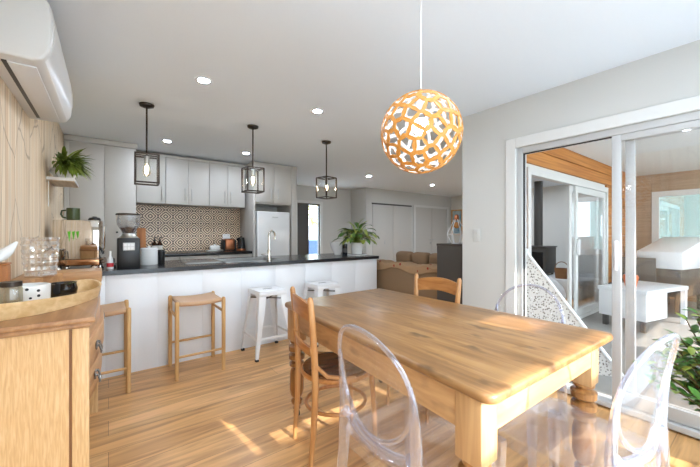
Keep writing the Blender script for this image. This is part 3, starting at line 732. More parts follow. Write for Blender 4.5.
# ------------------------------------------------------------------ ceiling lights
DLS=[(.575,2.61,'white ceiling downlight nearest the viewer, left of the round wooden lampshade'),(.59,4.6,'ceiling downlight between the first lantern and the wall cupboards'),(1.585,4.61,'ceiling downlight beside the middle lantern cord'),(1.58,2.62,'ceiling downlight just left of the round wooden pendant lamp'),(4.2,4.97,'ceiling downlight over the sofa beneath the round pendant'),(6.19,4.98,'ceiling downlight farthest away, in front of the white double door')]
for x,y,lb in DLS:
    r=thing('downlight',lb,'downlight',(x,y,CE),group='recessed ceiling downlights')
    MB().lathe([(.038,-.001),(.038,-.006),(.052,-.006),(.056,-.001)],seg=28,cap=False).build('ring',M['trim'],r)
    MB().lathe([(0,-.0035),(.0375,-.0035)],seg=28,cap=False).build('lens',M['diffuser'],r)
for x,y,lb in ((.58,.62,'added ceiling downlight over the sideboard end, above the picture'),(1.58,.62,'added ceiling downlight over the near end of the dining table, above the picture'),(5.2,2.5,'added ceiling downlight over the bean bag'),(6.6,2.45,'added ceiling downlight just inside the lounge door'),(8.0,2.5,'added ceiling downlight over the log basket'),(7.9,4.1,'added ceiling downlight beyond the wood stove'),(6.6,3.5,'added ceiling downlight in front of the wood stove')):  # unseen downlights added for fill light; first two continue the visible grid
    r=thing('downlight',lb,'downlight',(x,y,CE),group='recessed ceiling downlights')
    MB().lathe([(.038,-.001),(.038,-.006),(.052,-.006),(.056,-.001)],seg=28,cap=False).build('ring',M['trim'],r)
    MB().lathe([(0,-.0035),(.0375,-.0035)],seg=28,cap=False).build('lens',M['diffuser'],r)
def lantern(label,x,y,rz):
    r=thing('lantern_pendant',label,'pendant lamp',(x,y,CE),rz,group='three bronze lantern pendants over the peninsula')
    MB().lathe([(0,-.03),(.03,-.03),(.055,-.02),(.06,-.002),(0,-.002)],seg=24,cap=False).build('canopy',M['bronze'],r)
    MB().tube([(0,0,-.03),(0,0,-.46)],.0075,8).build('rod',M['bronze'],r)
    z0,z1,h=-.71,-.46,.088; t=.0065
    w=MB()
    for sx in (-1,1):
        for sy in (-1,1): w.box(sx*h-t,sx*h+t,sy*h-t,sy*h+t,z0,z1)
    for z in (z0,z1):
        for s in (-1,1): w.box(-h,h,s*h-t,s*h+t,z-t,z+t); w.box(s*h-t,s*h+t,-h,h,z-t,z+t)
    w.box(-h,h,-.006,.006,z1-.005,z1+.005)
    w.build('frame',M['bronze'],r)
    w=MB()
    for s in (-1,1): w.box(-h+t,h-t,s*h-.001,s*h+.001,z0+t,z1-t); w.box(s*h-.001,s*h+.001,-h+t,h-t,z0+t,z1-t)
    w.build('glass',M['lantern_glass'],r,smooth=False)
    MB().lathe([(.018,-.465),(.02,-.47),(.02,-.53),(.016,-.535)],seg=16).build('socket',M['steel'],r)
    bl=MB().lathe([(.013,-.536),(.02,-.55),(.033,-.58),(.036,-.605),(.028,-.635),(0,-.648)],seg=18,cap=False).build('bulb',M['bulbglass'],r)
    MB().lathe([(0,-.55),(.012,-.56),(.013,-.58),(.010,-.605),(0,-.615)],seg=10,cap=False).build('filament',M['bulb'],bl)
    return r
lantern('bronze glass lantern pendant above the espresso and grinder end, leftmost of the three',.275,3.41,-.04)
lantern('bronze glass lantern pendant above the kitchen tap, middle one of the three',1.247,3.41,.0)
lantern('bronze glass lantern pendant nearest the living room, rightmost of the three',2.20,3.43,.2)
# round plywood pendant
def ball():
    R=.187
    r=thing('ball_pendant','round orange plywood lattice pendant lamp with white inside above the dining table','pendant lamp',(1.165,1.003,CE))
    MB().lathe([(0,-.025),(.03,-.025),(.05,-.012),(.05,-.001),(0,-.001)],seg=20,cap=False).build('canopy',M['white_plastic'],r)
    zc=1.708-CE
    MB().tube([(0,0,-.025),(0,0,zc+R-.02)],.0025,6).build('cord',M['white_plastic'],r)
    rnd=random.Random(5)
    pts=[]
    n=112
    for i in range(n):
        z=1-2*(i+.5)/n; a=i*2.399963; q=math.sqrt(1-z*z)
        p=Vector((q*math.cos(a),q*math.sin(a),z))+Vector((rnd.gauss(0,.055),rnd.gauss(0,.055),rnd.gauss(0,.055)))
        pts.append(p.normalized())
    hb=bmesh.new()
    for p in pts: hb.verts.new(p)
    bmesh.ops.convex_hull(hb,input=hb.verts)
    hb.verts.ensure_lookup_table(); hb.faces.ensure_lookup_table(); hb.normal_update()
    cent={}
    for f in hb.faces:
        nn=f.normal.copy()
        if nn.dot(f.calc_center_median())<0: nn=-nn
        cent[f.index]=nn.normalized()
    w=MB(); vm={}
    def vv(co,key=None):
        return w.bm.verts.new(co)
    outer={k:w.bm.verts.new(v*R) for k,v in cent.items()}
    for v in hb.verts:
        fs=list(v.link_faces)
        if len(fs)<3: continue
        c=v.co.normalized(); e1=c.orthogonal().normalized(); e2=c.cross(e1)
        fs.sort(key=lambda f: math.atan2((cent[f.index]-c).dot(e2),(cent[f.index]-c).dot(e1)))
        k=len(fs); ring=[outer[f.index] for f in fs]
        # hole: zig-zag star cut inside the cell
        inner=[]; 
        cm=sum((cent[f.index] for f in fs),Vector())/k
        for i in range(k):
            a=cent[fs[i].index]; b_=cent[fs[(i+1)%k].index]
            s1=.78+rnd.uniform(-.04,.04); s2=.73+rnd.uniform(-.12,.08)
            inner.append(((cm+(a-cm)*s1).normalized()*R,(cm+((a+b_)/2-cm)*s2).normalized()*R))
        iv=[(w.bm.verts.new(p),w.bm.verts.new(q)) for p,q in inner]
        for i in range(k):
            j=(i+1)%k
            w.bm.faces.new((ring[i],iv[i][0],iv[i][1])); w.bm.faces.new((ring[i],iv[i][1],ring[j])); w.bm.faces.new((ring[j],iv[i][1],iv[j][0]))
    hb.free()
    for f in w.bm.faces:
        f.normal_update()
        if f.normal.dot(f.calc_center_median())<0: f.normal_flip()
    me=bpy.data.meshes.new('shade'); w.bm.to_mesh(me); w.bm.free()
    me.materials.append(M['plywood']); me.materials.append(M['white_ceramic'])
    o=bpy.data.objects.new('lamp_shade',me); COL.objects.link(o); o.parent=r; o.location=(0,0,zc)
    md=o.modifiers.new('ply','SOLIDIFY'); md.thickness=.004; md.offset=-1; md.material_offset=1; md.material_offset_rim=0
    MB().lathe([(.018,R-.02),(.02,R-.03),(.02,.10),(.015,.095)],(0,0,zc),seg=14).build('lamp_holder',M['white_plastic'],r)
    MB().sphere((0,0,zc+.03),.04,seg=16,rings=10).build('bulb',M['ballbulb'],r)
ball()
# ------------------------------------------------------------------ air conditioner
ac=thing('air_conditioner','white split air conditioner high on the wallpapered left wall','air conditioner',(WL,2.47,2.0))
prof=[(.002,0),(.15,.0),(.185,.012),(.208,.05),(.218,.12),(.218,.2),(.208,.27),(.19,.30),(.002,.30)]
MB().prism(prof,-.51,.51,axis='y',bev=.012,seg=3).build('body',plain('ac_white',(214,213,210),.35,var=.01),ac)
pf=[(.19,.02),(.211,.055),(.2215,.12),(.2215,.2),(.212,.268),(.195,.302),(.19,.299),(.206,.266),(.2155,.2),(.2155,.12),(.2055,.06)]
MB().prism(pf,-.47,.47,axis='y').build('front_panel',plain('ac_panel_white',(216,215,212),.3,var=.01),ac)
B(.045,.062,-.44,.44,-.004,.004).build('air_slot',M['black'],ac)
B(.064,.158,-.44,.44,-.008,-.001,bev=.002).build('flap',plain('ac_flap',(222,222,222),.35,var=.01),ac)
# ------------------------------------------------------------------ wall shelf and plant
sh=thing('wall_shelf','small white-edged wooden shelf on the wallpapered wall','shelf',(WL,3.92,1.69))
B(.002,.185,-.24,.24,.006,.03,bev=.002).build('board',M['white_plastic'],sh); B(.004,.182,-.235,.235,0,.0055).build('underside',M['shelfwood'],sh)
w=MB(); w.tube([(.012,-.2,-.002),(.012,-.2,-.22)],.003,6); w.build('cord',M['white_plastic'],sh)
pt=thing('hanging_fern','spiky green plant in a white faceted pot on the wall shelf','plant',(-.315,3.82,1.7205))
MB().lathe([(0,0),(.06,0),(.098,.06),(.07,.12),(.06,.12),(.06,.1),(0,.1)],seg=6,cap=False).build('pot',M['white_ceramic'],pt,smooth=False)
w=MB()
for i in range(330):
    a=random.uniform(0,2*PI); el=random.uniform(-.05,.7)
    if math.cos(a)<-.3: a=PI-a
    d=Vector((math.cos(a)*math.cos(el)*.62,math.sin(a)*math.cos(el),math.sin(el)))
    leafshape(w,(random.uniform(-.02,.03),random.uniform(-.12,.10),.11),d,random.uniform(.13,.23)*(1-.5*math.sin(a)),random.uniform(.018,.034),droop=random.uniform(.6,1.6),n=5,mi=random.choice((0,0,0,1)))
w.build('foliage',[M['leaf'],M['leaf2']],pt)
# ------------------------------------------------------------------ sideboard
SB0,SB1=1.56,2.86; SD=-.058; ZT=.93
sb=thing('sideboard','antique oak sideboard with bowed drawers against the wallpapered wall','sideboard',(WL+.01,2.05,0))
def L(x,y): return (x-(WL+.01),y-2.05)
def bow(amp,base,y0,y1,n=14):
    out=[]
    for k in range(n+1):
        t=k/n; y=y0+(y1-y0)*t
        out.append(L(base+amp*math.sin(PI*t)**.8,y))
    return out
x0=0.0; xf=SD-(WL+.01)
B(.0,xf-.03,SB0+.03-2.05,SB1-.03-2.05,.54,.888).build('carcass',M['board_oak'],sb)
for y0,y1,nm in ((SB0,SB0+.028,'end_panel'),(SB1-.028,SB1,'end_panel')):
    w=MB(); a,b_=y0-2.05,y1-2.05
    e=w.box(.051,xf-.0585,a+.006,b_-.006,.14,.888)
    p=w.build(nm,M['board_oak'],sb)
    w=MB(); w.box(xf-.050,xf,a,b_,.0,.888,bev=.004); w.build('stile',M['board_oak'],sb)
    w=MB(); w.box(xf-.0585,xf-.050,a+.008,b_-.008,.14,.888); w.build('groove',M['groove'],sb)
    w=MB(); w.box(.0,.05,a+.001,b_-.001,.0,.888,bev=.003); w.build('leg',M['board_oak'],sb)
zs=[(.54,.668),(.673,.795),(.800,.885)]
for i,(z0,z1) in enumerate(zs):
    amp=(.058,.066,.05)[i]
    fr_=bow(amp,SD-.028,SB0+.05,SB1-.05)
    poly=[L(SD-.032,SB0+.05)]+fr_+[L(SD-.032,SB1-.05)]
    d=MB().prism(poly,z0,z1,bev=.004).build('drawer',M['drawer_wood'],sb)
    for k,yy in enumerate((1.84,2.56) if i<2 else ()):
        t=(yy-SB0-.05)/(SB1-SB0-.1); xx=SD-.028+amp*math.sin(PI*t)**.8-(WL+.01); zm=(z0+z1)/2
        w=MB(); w.box(xx-.001,xx+.006,yy-2.05-.03,yy-2.05+.03,zm-.008,zm+.022,bev=.003)
        w.tube([(xx+.012,yy-2.05-.03,zm+.012),(xx+.02,yy-2.05-.032,zm-.015),(xx+.018,yy-2.05,zm-.03),(xx+.02,yy-2.05+.032,zm-.015),(xx+.012,yy-2.05+.03,zm+.012)],.004,8)
        w.tube([(xx+.004,yy-2.05-.03,zm+.012),(xx+.014,yy-2.05-.03,zm+.012)],.006,8); w.tube([(xx+.004,yy-2.05+.03,zm+.012),(xx+.014,yy-2.05+.03,zm+.012)],.006,8)
        w.build('drop_handle',plain('aged_iron',(120,116,112),.35,.8,var=.2),d)
def topoly(off,y0,y1):
    return [L(WL+.012,y0),]+[L(SD+off,y0),L(SD+off,y0+.05)]+bow(.004,SD+off,y0+.09,y1-.09)+[L(SD+off,y1-.05),L(SD+off,y1),L(WL+.012,y1)]
w=MB(); w.prism(topoly(.004,SB0-.008,SB1+.008),.889,.907,bev=.005); w.prism(topoly(.018,SB0-.025,SB1+.025),.908,ZT,bev=.007); w.build('top',M['board_top'],sb)
# things on the sideboard
rs=thing('wooden_riser','thick wooden riser block at the far end of the sideboard','riser',(-.2,2.7,ZT))
MB().prism([(-.205,-.42),(-.12,-.40),(-.02,-.10),(.165,-.10),(.165,.14),(-.205,.14)],.0005,.072,bev=.005).build('block',M['riser'],rs)
ty=thing('wooden_tray','pale curved boat-shaped wooden tray on the sideboard','tray',(-.215,1.93,ZT+.0005))
# boat-shaped outline with rim
def boat(s,rot=-.42):
    out=[]
    for k in range(40):
        a=2*PI*k/40
        u=.33*math.cos(a); v=.155*math.sin(a)*(1-.25*abs(math.cos(a))**3)
        p=Vector((v*s,u*s,0)); p.rotate(Matrix.Rotation(rot,3,'Z')); out.append(p)
    return out
O0,O1,I1,I0=boat(.93),boat(1.0),boat(.955),boat(.88)
w=MB(); rings=[]
for pl,z in ((O0,0),(O1,.05),(I1,.05),(I0,.010)): rings.append([w.bm.verts.new((p.x,p.y,z+ (.016*(p.y/.33)**2 if z>.02 else 0))) for p in pl])
for A_,B_ in zip(rings,rings[1:]):
    for k in range(40): w.bm.faces.new((A_[k],A_[(k+1)%40],B_[(k+1)%40],B_[k]))
w.bm.faces.new(rings[0][::-1]); w.bm.faces.new(rings[-1])
w.build('bowl',M['tray'],ty,ang=50)
jr=lathe_thing('jar','white jar with black dots standing in the wooden tray','jar',(-.262,1.86,ZT+.0115),[(0,0),(.062,0),(.065,.006),(.066,.085),(.061,.088),(.059,.07),(0,.07)],M['dots'],seg=32)
MB().lathe([(0,.071),(.058,.071)],seg=28,cap=False).build('contents',M['dark_panel'],jr)
bp_=lathe_thing('pot','small glossy black ceramic pot beside the dotted jar in the tray','pot',(-.168,1.985,ZT+.0115),[(0,0),(.04,0),(.05,.02),(.053,.045),(.048,.066),(.05,.072),(.044,.072),(.04,.06),(0,.055)],M['black_gloss'],seg=28)
gj=lathe_thing('grinder_jar','grey glass jar at the left edge of the tray','jar',(-.292,1.725,ZT+.012),[(0,0),(.03,0),(.032,.01),(.032,.09),(.028,.1),(0,.1)],thin_glass('smoky_jar',(206,196,176),.12,.6,haze=.25,hazec=(176,166,142)),seg=20)
MB().lathe([(0,.1005),(.031,.1005),(.031,.118),(0,.12)],seg=20,cap=False).build('lid',M['bronze'],gj)
# crystal vase on riser
vs=thing('crystal_vase','square cut-crystal vase on the sideboard behind the tray','vase',(-.30,2.46,ZT+.073))
w=MB()
n=36
def vprof(u,v):
    a=2*PI*u; z=.215*v; rr=.066+.016*v+.0035*math.sin(18*a)*math.sin(PI*v)+.003*math.sin(60*z*3.1)
    c,s_=math.cos(a),math.sin(a); q=(abs(c)**4+abs(s_)**4)**(-.25)
    return Vector((rr*c*q*.92,rr*s_*q*.92,z))
w.grid(vprof,72,22); w.build('vase',M['crystal'],vs,ang=12)
MB().lathe([(0,.002),(.055,.002),(.06,.02),(0,.025)],seg=24,cap=False).build('base',M['crystal'],vs)
# folded white cloth standing in jar
wb=thing('bread_box','brown wooden box behind the grey jar against the wall','box',(-.388,2.13,ZT))
B(-.02,.02,-.045,.045,0.0005,.165,bev=.004).build('body',M['board_dark'],wb); B(-.022,.022,-.048,.048,.1655,.175,bev=.003).build('lid',M['board_dark'],wb)
cl=thing('white_shell','white curled shell ornament lying on the brown wooden box','shell',(-.385,2.10,ZT+.1765))
w=MB()
pth=[(-.01,-.10,.012),(-.006,-.06,.022),(.0,-.02,.032),(.01,.02,.048),(.022,.05,.068),(.036,.075,.092)]
w.tube(pth,[.010,.020,.025,.023,.016,.006],14,sq=(.9,1.1)); w.build('shell',M['white_ceramic'],cl)
# ------------------------------------------------------------------ wooden bar stools
def wstool(label,x,y):
    r=thing('bar_stool',label,'stool',(x,y,0),group='oak bar stools at the peninsula')
    hx,hy=.19,.185
    for sx in (-1,1):
        for sy in (-1,1):
            MB().tube([(sx*hx,sy*hy,0),(sx*hx,sy*hy,.64),(sx*hx,sy*hy,.655),(sx*hx,sy*hy,.662)],[.0165,.0175,.015,.008],14).build('leg',M['oak'],r)
    def seat(u,v):
        a=-hx+.014+u*(2*hx-.028); b_=-hy-.004+v*(2*hy+.008)
        return Vector((a,b_,.637-.012*math.sin(PI*u)))
    w=MB(); w.grid(seat,14,10); w.build('seat',M['leather'],r,solid=.03)
    for sy in (-1,1):
        MB().tube([(-hx,sy*hy,.19 if sy<0 else .22),(hx,sy*hy,.19 if sy<0 else .22)],.0105,10).build('rail',M['oakx'],r)
    for sx in (-1,1):
        MB().tube([(sx*hx,-hy,.53),(sx*hx,hy,.53)],.011,10).build('side_rail',M['oakx'],r)
    return r
s0=wstool('oak bar stool with tan seat standing free in front of the peninsula',.652,3.235)
dup(s0,(-.065,3.235,0),0,'oak bar stool half hidden by the sideboard')
# white metal stools
def mstool(label,x,y,rz):
    r=thing('metal_stool',label,'stool',(x,y,0),rz,group='white metal stools at the peninsula')
    zt=.662; h=.15; f=.205
    w=MB(); w.box(-h,h,-h,h,zt-.012,zt,bev=.010,seg=3); 
    w.box(-h-.002,h+.002,-h-.002,h+.002,zt-.05,zt-.012,bev=.004); w.build('seat',M['white_metal'],r)
    MB().prism([(-.05,-.012),(.05,-.012),(.05,.012),(-.05,.012)],zt+.0002,zt+.001).build('hand_slot',M['dark_panel'],r)
    for sx in (-1,1):
        for sy in (-1,1):
            w=MB()
            # L-shaped folded sheet leg, wide at the top and narrow at the foot
            def pt(a,z): return a
            T=zt-.05
            top=Vector((sx*(h),sy*(h),T)); bot=Vector((sx*f,sy*f,.02))
            for ax in (0,1):
                wt,wb=.075,.026
                dv=Vector((-sx,0,0)) if ax==0 else Vector((0,-sy,0)); nv=Vector((0,-sy,0)) if ax==0 else Vector((-sx,0,0))
                q=[top,top+dv*wt,bot+dv*wb,bot]
                A_=[w.bm.verts.new(p) for p in q]; B_=[w.bm.verts.new(p+nv*.004) for p in q]
                w.bm.faces.new(A_); w.bm.faces.new(B_[::-1])
                for k in range(4): w.bm.faces.new((A_[k],A_[(k+1)%4],B_[(k+1)%4],B_[k]))
            lg=w.build('leg',M['white_metal'],r,smooth=False)
            c=bot+Vector((-sx*.013,-sy*.013,0)); B(c.x-.016,c.x+.016,c.y-.016,c.y+.016,0,.022,bev=.003).build('rubber_foot',M['rubber'],lg)
    zb=.20; k=h+(f-h)*(zt-.05-zb)/(zt-.07)
    w=MB()
    for s in (-1,1): w.box(-k,k,s*k-.003,s*k+.003,zb-.012,zb+.012); w.box(s*k-.003,s*k+.003,-k,k,zb-.012,zb+.012)
    w.build('footrest',M['white_metal'],r)
    w=MB(); k2=h-.01
    w.tube([(-k2,-k2,.56),(k2,k2,.56)],.006,6); w.tube([(-k2,k2,.568),(k2,-k2,.568)],.006,6); w.build('cross_brace',M['dark_panel'],r)
    return r
m0=mstool('white metal stool nearest the oak stools, beside the dining chair',1.335,3.225,.02)
dup(m0,(2.01,3.225,0),.0,'white metal stool behind the far end of the table')
# ------------------------------------------------------------------ dining table
tb=thing('dining_table','large old pine farmhouse dining table with turned legs','table',(1.40,1.27,0))
TZ=.77
cor=[(.872,.492),(1.915,.462),(1.872,2.075),(.958,2.045)]
cor=[(a-1.40,b_-1.27) for a,b_ in cor]
def roundpoly(pts,r,n=6):
    out=[]; m=len(pts)
    for i in range(m):
        p=Vector(pts[i]); a=(Vector(pts[i-1])-p).normalized(); b_=(Vector(pts[(i+1)%m])-p).normalized()
        p0=p+a*r; p2=p+b_*r
        for k in range(n+1):
            t=k/n; q=p0*(1-t)**2+p*2*t*(1-t)+p2*t*t; out.append((q.x,q.y))
    return out
MB().prism(roundpoly(cor,.05),TZ-.032,TZ,bev=.012,seg=3).build('tabletop',M['pine'],tb)
ins=[(-.455,-.685),(.445,-.70),(.42,.72),(-.375,.70)]
blk=.047
prof=[(.026,.055),(.020,.075),(.036,.095),(.038,.112),(.022,.128),(.040,.150),(.047,.19),(.047,.29),(.040,.322),(.026,.334),(.049,.348),(.049,.368),(.028,.380),(.053,.396),(.053,.422),(.028,.434),(.053,.450),(.055,.480),(.030,.492),(.045,.505),(.046,.52)]
for (x,y) in ins:
    lg=MB().lathe(prof,(x,y,0),seg=24).build('leg',M['turned'],tb)
    B(x-blk,x+blk,y-blk,y+blk,.52,TZ-.033,bev=.004).build('leg_block',M['pine_leg'],lg)
    w=MB(); w.lathe([(.012,.04),(.014,.055)],(x,y,0),seg=12); w.tube([(x-.012,y,.024),(x+.012,y,.024)],.024,16); w.box(x-.016,x+.016,y-.006,y+.006,.03,.046); w.build('caster',M['stove'],lg)
def apron(p,q,name,mat):
    p=Vector((p[0],p[1],0)); q=Vector((q[0],q[1],0)); d=(q-p).normalized(); n_=Vector((-d.y,d.x,0))*.012
    p=p+d*(blk-.004); q=q-d*(blk-.004)
    MB().prism([(v.x,v.y) for v in (p+n_,q+n_,q-n_,p-n_)],.615,TZ-.033).build(name,mat,tb,smooth=False)
def off(i,dx,dy): return (ins[i][0]+dx,ins[i][1]+dy)
o_=.032
apron(off(0,0,-o_),off(1,0,-o_),'end_apron',M['pine_apronx']); apron(off(3,0,o_),off(2,0,o_),'end_apron',M['pine_apronx'])
apron(off(0,-o_,0),off(3,-o_,0),'side_apron',M['pine_apron']); apron(off(1,o_,0),off(2,o_,0),'side_apron',M['pine_apron'])
# ------------------------------------------------------------------ bentwood chairs (front = +Y)
def bent(label,loc,rz):
    r=thing('bentwood_chair',label,'chair',loc,rz,group='bentwood dining chairs')
    for s in (-1,1):
        pth=[(s*.163,-.215,0),(s*.168,-.197,.25),(s*.172,-.19,.45),(s*.175,-.197,.62),(s*.181,-.210,.78),(s*.186,-.222,.90),(s*.186,-.224,.915)]
        MB().tube(pth,[.0125,.0165,.0185,.0185,.018,.016,.009],12).build('rear_leg',M['bent'],r)
        MB().tube([(s*.165,.165,0),(s*.158,.155,.3),(s*.15,.145,.447)],[.0115,.014,.0165],12).build('front_leg',M['bent'],r)
        w=MB(); w.tube([(s*.174,-.215,.66),(s*.18,-.20,.57),(s*.19,-.13,.50),(s*.195,-.03,.475),(s*.19,.03,.470)],[.010,.011,.011,.011,.008],10); w.build('hip_brace',M['bent'],r)
    N_=30
    def ring(rr): return [(rr*.99*math.cos(2*PI*k/N_)*(1.0),rr*math.sin(2*PI*k/N_)*1.02-.005) for k in range(N_)]
    MB().prism(ring(.205),.445,.470,bev=.006).build('seat_frame',M['bentx'],r)
    w=MB(); w.lathe([(0,.474),(.10,.474),(.165,.4775),(.185,.480),(.196,.4775),(.199,.4705)],(0,-.005,0),seg=36,cap=False); w.build('seat',M['seatwood'],r)
    MB().tube([(.165*math.cos(a),.165*math.sin(a)*1.05-.01,.27) for a in [2*PI*k/28 for k in range(28)]],.0105,8,closed=True).build('ring_stretcher',M['bentx'],r)
    def rail(z0,z1,arch,mat,nm,th=.014):
        w=MB(); n=12
        def y0(z): return -.19-max(0,(z-.5))*.075
        rows=[]
        for i in range(n+1):
            t=i/n; x=-.178+.356*t; bowd=.030*math.sin(PI*t); ar=arch*math.sin(PI*t)
            za,zb=z0+ar*.7,z1+ar
            rows.append([(x,y0(za)-bowd+th/2,za),(x,y0(zb)-bowd+th/2,zb),(x,y0(zb)-bowd-th/2,zb),(x,y0(za)-bowd-th/2,za)])
        V=[[w.bm.verts.new(p) for p in rw] for rw in rows]
        for A_,B_ in zip(V,V[1:]):
            for k in range(4): w.bm.faces.new((A_[k],A_[(k+1)%4],B_[(k+1)%4],B_[k]))
        w.bm.faces.new(V[0]); w.bm.faces.new(V[-1][::-1]); w.build(nm,mat,r,ang=30)
    rail(.785,.875,.025,M['bentx'],'crest_rail'); rail(.60,.645,.012,M['bentx'],'back_slat')
    return r
ANG=math.atan2(.074,.317)
c1=bent('bentwood chair with brown seat at the left side of the table',(1.075,1.555,0),-PI/2-ANG)
dup(c1,(1.80,1.555,0),PI/2+.12,'bentwood chair on the far right side of the table, only its back showing')
# ------------------------------------------------------------------ clear chairs (front = +Y)
def ghost(label,loc,rz):
    r=thing('clear_chair',label,'chair',loc,rz,group='transparent polycarbonate chairs')
    G,E_=M['ghost'],M['ghost_edge']
    zs=.45
    seat=roundpoly([(-.205,-.20),(.205,-.20),(.225,.21),(-.225,.21)],.05)
    MB().prism(seat,zs,zs+.014,bev=.004).build('seat',G,r)
    # skirt under the seat
    w=MB(); n=len(seat)
    A_=[w.bm.verts.new((x,y,zs-.045)) for x,y in seat]; B_=[w.bm.verts.new((x,y,zs-.0005)) for x,y in seat]
    for k in range(n): w.bm.faces.new((A_[k],A_[(k+1)%n],B_[(k+1)%n],B_[k]))
    w.build('seat_rim',E_,r,ang=60)
    for s in (-1,1):
        MB().tube([(s*.20,.185,zs-.046),(s*.203,.188,.2),(s*.205,.19,0)],[.028,.022,.016],4).build('front_leg',E_,r,ang=30)
        MB().tube([(s*.200,-.250,0),(s*.195,-.212,.22),(s*.190,-.198,.40),(s*.190,-.196,.47),(s*.194,-.192,.56),(s*.196,-.198,.65),(s*.196,-.207,.725),(s*.194,-.215,.775)],[.016,.022,.026,.026,.023,.019,.014,.006],8,sq=(1,.75)).build('rear_leg',E_,r,ang=45)
    # oval medallion back, reclined and dished
    zc,ha,hb_=.722,.195,.195
    def bk(px,pz):
        t=(pz-zc); return Vector((px,-.225-.16*(t+.1)-.035*(1-(px/.2)**2)*1.0+.035,pz))
    w=MB()
    def oval(u,v):
        a=2*PI*u; q=v*.985
        wx=ha*(1+.04*math.sin(a)); return bk(wx*math.cos(a)*q,zc+hb_*math.sin(a)*q)
    w.grid(oval,40,8); bmesh.ops.remove_doubles(w.bm,verts=w.bm.verts,dist=.0005); w.build('back_panel',G,r)
    MB().tube([bk(ha*(1+.04*math.sin(a))*math.cos(a),zc+hb_*math.sin(a)) for a in [2*PI*k/48 for k in range(48)]],.0085,10,closed=True).build('back_rim',E_,r)
    # curved lower band between the posts
    w=MB(); w.tube([(-.178,-.208,.545)]+[bk(.17*math.cos(a),.53+.035*math.sin(a)) for a in [PI+PI*k/10 for k in range(1,10)]]+[(.178,-.208,.545)],.016,8,sq=(1.2,.6)); w.build('lower_band',E_,r)
    return r
g1=ghost('clear oval-back chair at the left side of the table, nearest the viewer',(.95,.855,0),-PI/2-.03)
dup(g1,(1.45,.475,0),-.13,'clear oval-back chair at the near end of the table by the leafy plant')
dup(g1,(1.85,.93,0),PI/2,'clear oval-back chair on the window side of the table in front of the open door')
# ------------------------------------------------------------------ living room
so=thing('sofa','brown woven fabric sofa seen from behind beyond the peninsula','sofa',(3.17,3.0,0))
B(0,.22,-.66,.66,.06,.80,bev=.03,seg=3).build('back',M['sofa'],so)
B(.221,.95,-.66,.66,.06,.42,bev=.03,seg=3).build('base',M['sofa'],so)
for s in (-1,1): B(.221,.95,min(s*.48,s*.655),max(s*.48,s*.655),.421,.62,bev=.04,seg=3).build('arm',M['sofa'],so)
for i,(x,y) in enumerate(((.04,-.6),(.04,.6),(.88,-.6),(.88,.6))): B(x,x+.05,y-.025,y+.025,0,.06).build('foot',M['black'],so)
for i,(y,lb) in enumerate(((2.69,'brown back cushion on the sofa nearest the dark cabinet'),(3.0,'brown back cushion in the middle of the sofa'),(3.31,'brown back cushion on the sofa nearest the peninsula'))):
    o=MB().box(-.08,.08,-.148,.148,0,.52,bev=.06,seg=4).build('sofa_cushion',M['cushion']); o.location=(3.555,y,.46); o.rotation_euler=(0,-.12,0); tag(o,lb,'cushion','brown sofa back cushions')
w=MB()
pts=[(-.012,.735),(-.012,.76),(-.014,.80),(.01,.818),(.11,.822),(.20,.818),(.232,.80)]
def thr(u,v):
    k=u*(len(pts)-1); i=min(int(k),len(pts)-2); f=k-i
    x=pts[i][0]*(1-f)+pts[i+1][0]*f; z=pts[i][1]*(1-f)+pts[i+1][1]*f
    yy=-.60+1.22*v
    return Vector((x,yy,z+.006*math.sin(yy*31)*(1 if z>.8 else .3)+(.03*math.sin(yy*9)*(u<.15))+.02*(u>.3)*(.5+.5*math.sin(yy*14))))
w.grid(thr,14,50)
th=w.build('throw_blanket',M['throw'],solid=.006); th.location=(3.165,3.0,.006); tag(th,'beige throw blanket with red motifs over the sofa back','blanket')
DC=plain('dark_brown_grey_lacquer',(62,56,50),.5,var=.05)
cbn=thing('low_cabinet','dark grey-brown cabinet standing behind the end of the right wall','cabinet',(3.13,2.09,0))
B(-.22,.22,-.185,.185,.04,1.105,bev=.003).build('body',DC,cbn); B(-.225,.225,-.188,.188,1.1055,1.13,bev=.003).build('top',DC,cbn); B(-.20,.20,-.17,.17,0,.039).build('plinth',M['black'],cbn)
wl=thing('wire_lamp','white wire cage lamp with a copper cap on the dark cabinet','lamp',(3.02,2.10,1.1305))
z=[.0,.10,.27]; ra=[.05,.10,.018]
P_=[[Vector((r_*math.cos(2*PI*k/6),r_*math.sin(2*PI*k/6),zz+.003)) for k in range(6)] for r_,zz in zip(ra,z)]
w=MB()
for k in range(6):
    for a,b_ in ((P_[0][k],P_[1][k]),(P_[1][k],P_[2][k]),(P_[0][k],P_[0][(k+1)%6]),(P_[1][k],P_[1][(k+1)%6])): w.tube([a,b_],.0035,6)
w.build('wire_cage',M['white_metal'],wl)
MB().lathe([(.02,.25),(.026,.262),(.024,.30),(.012,.315),(0,.316)],seg=16,cap=False).build('cap',M['copper'],wl)
MB().sphere((0,0,.2),.035,seg=14,rings=8).build('bulb',plain('amber_bulb',(190,130,70),.2),wl)
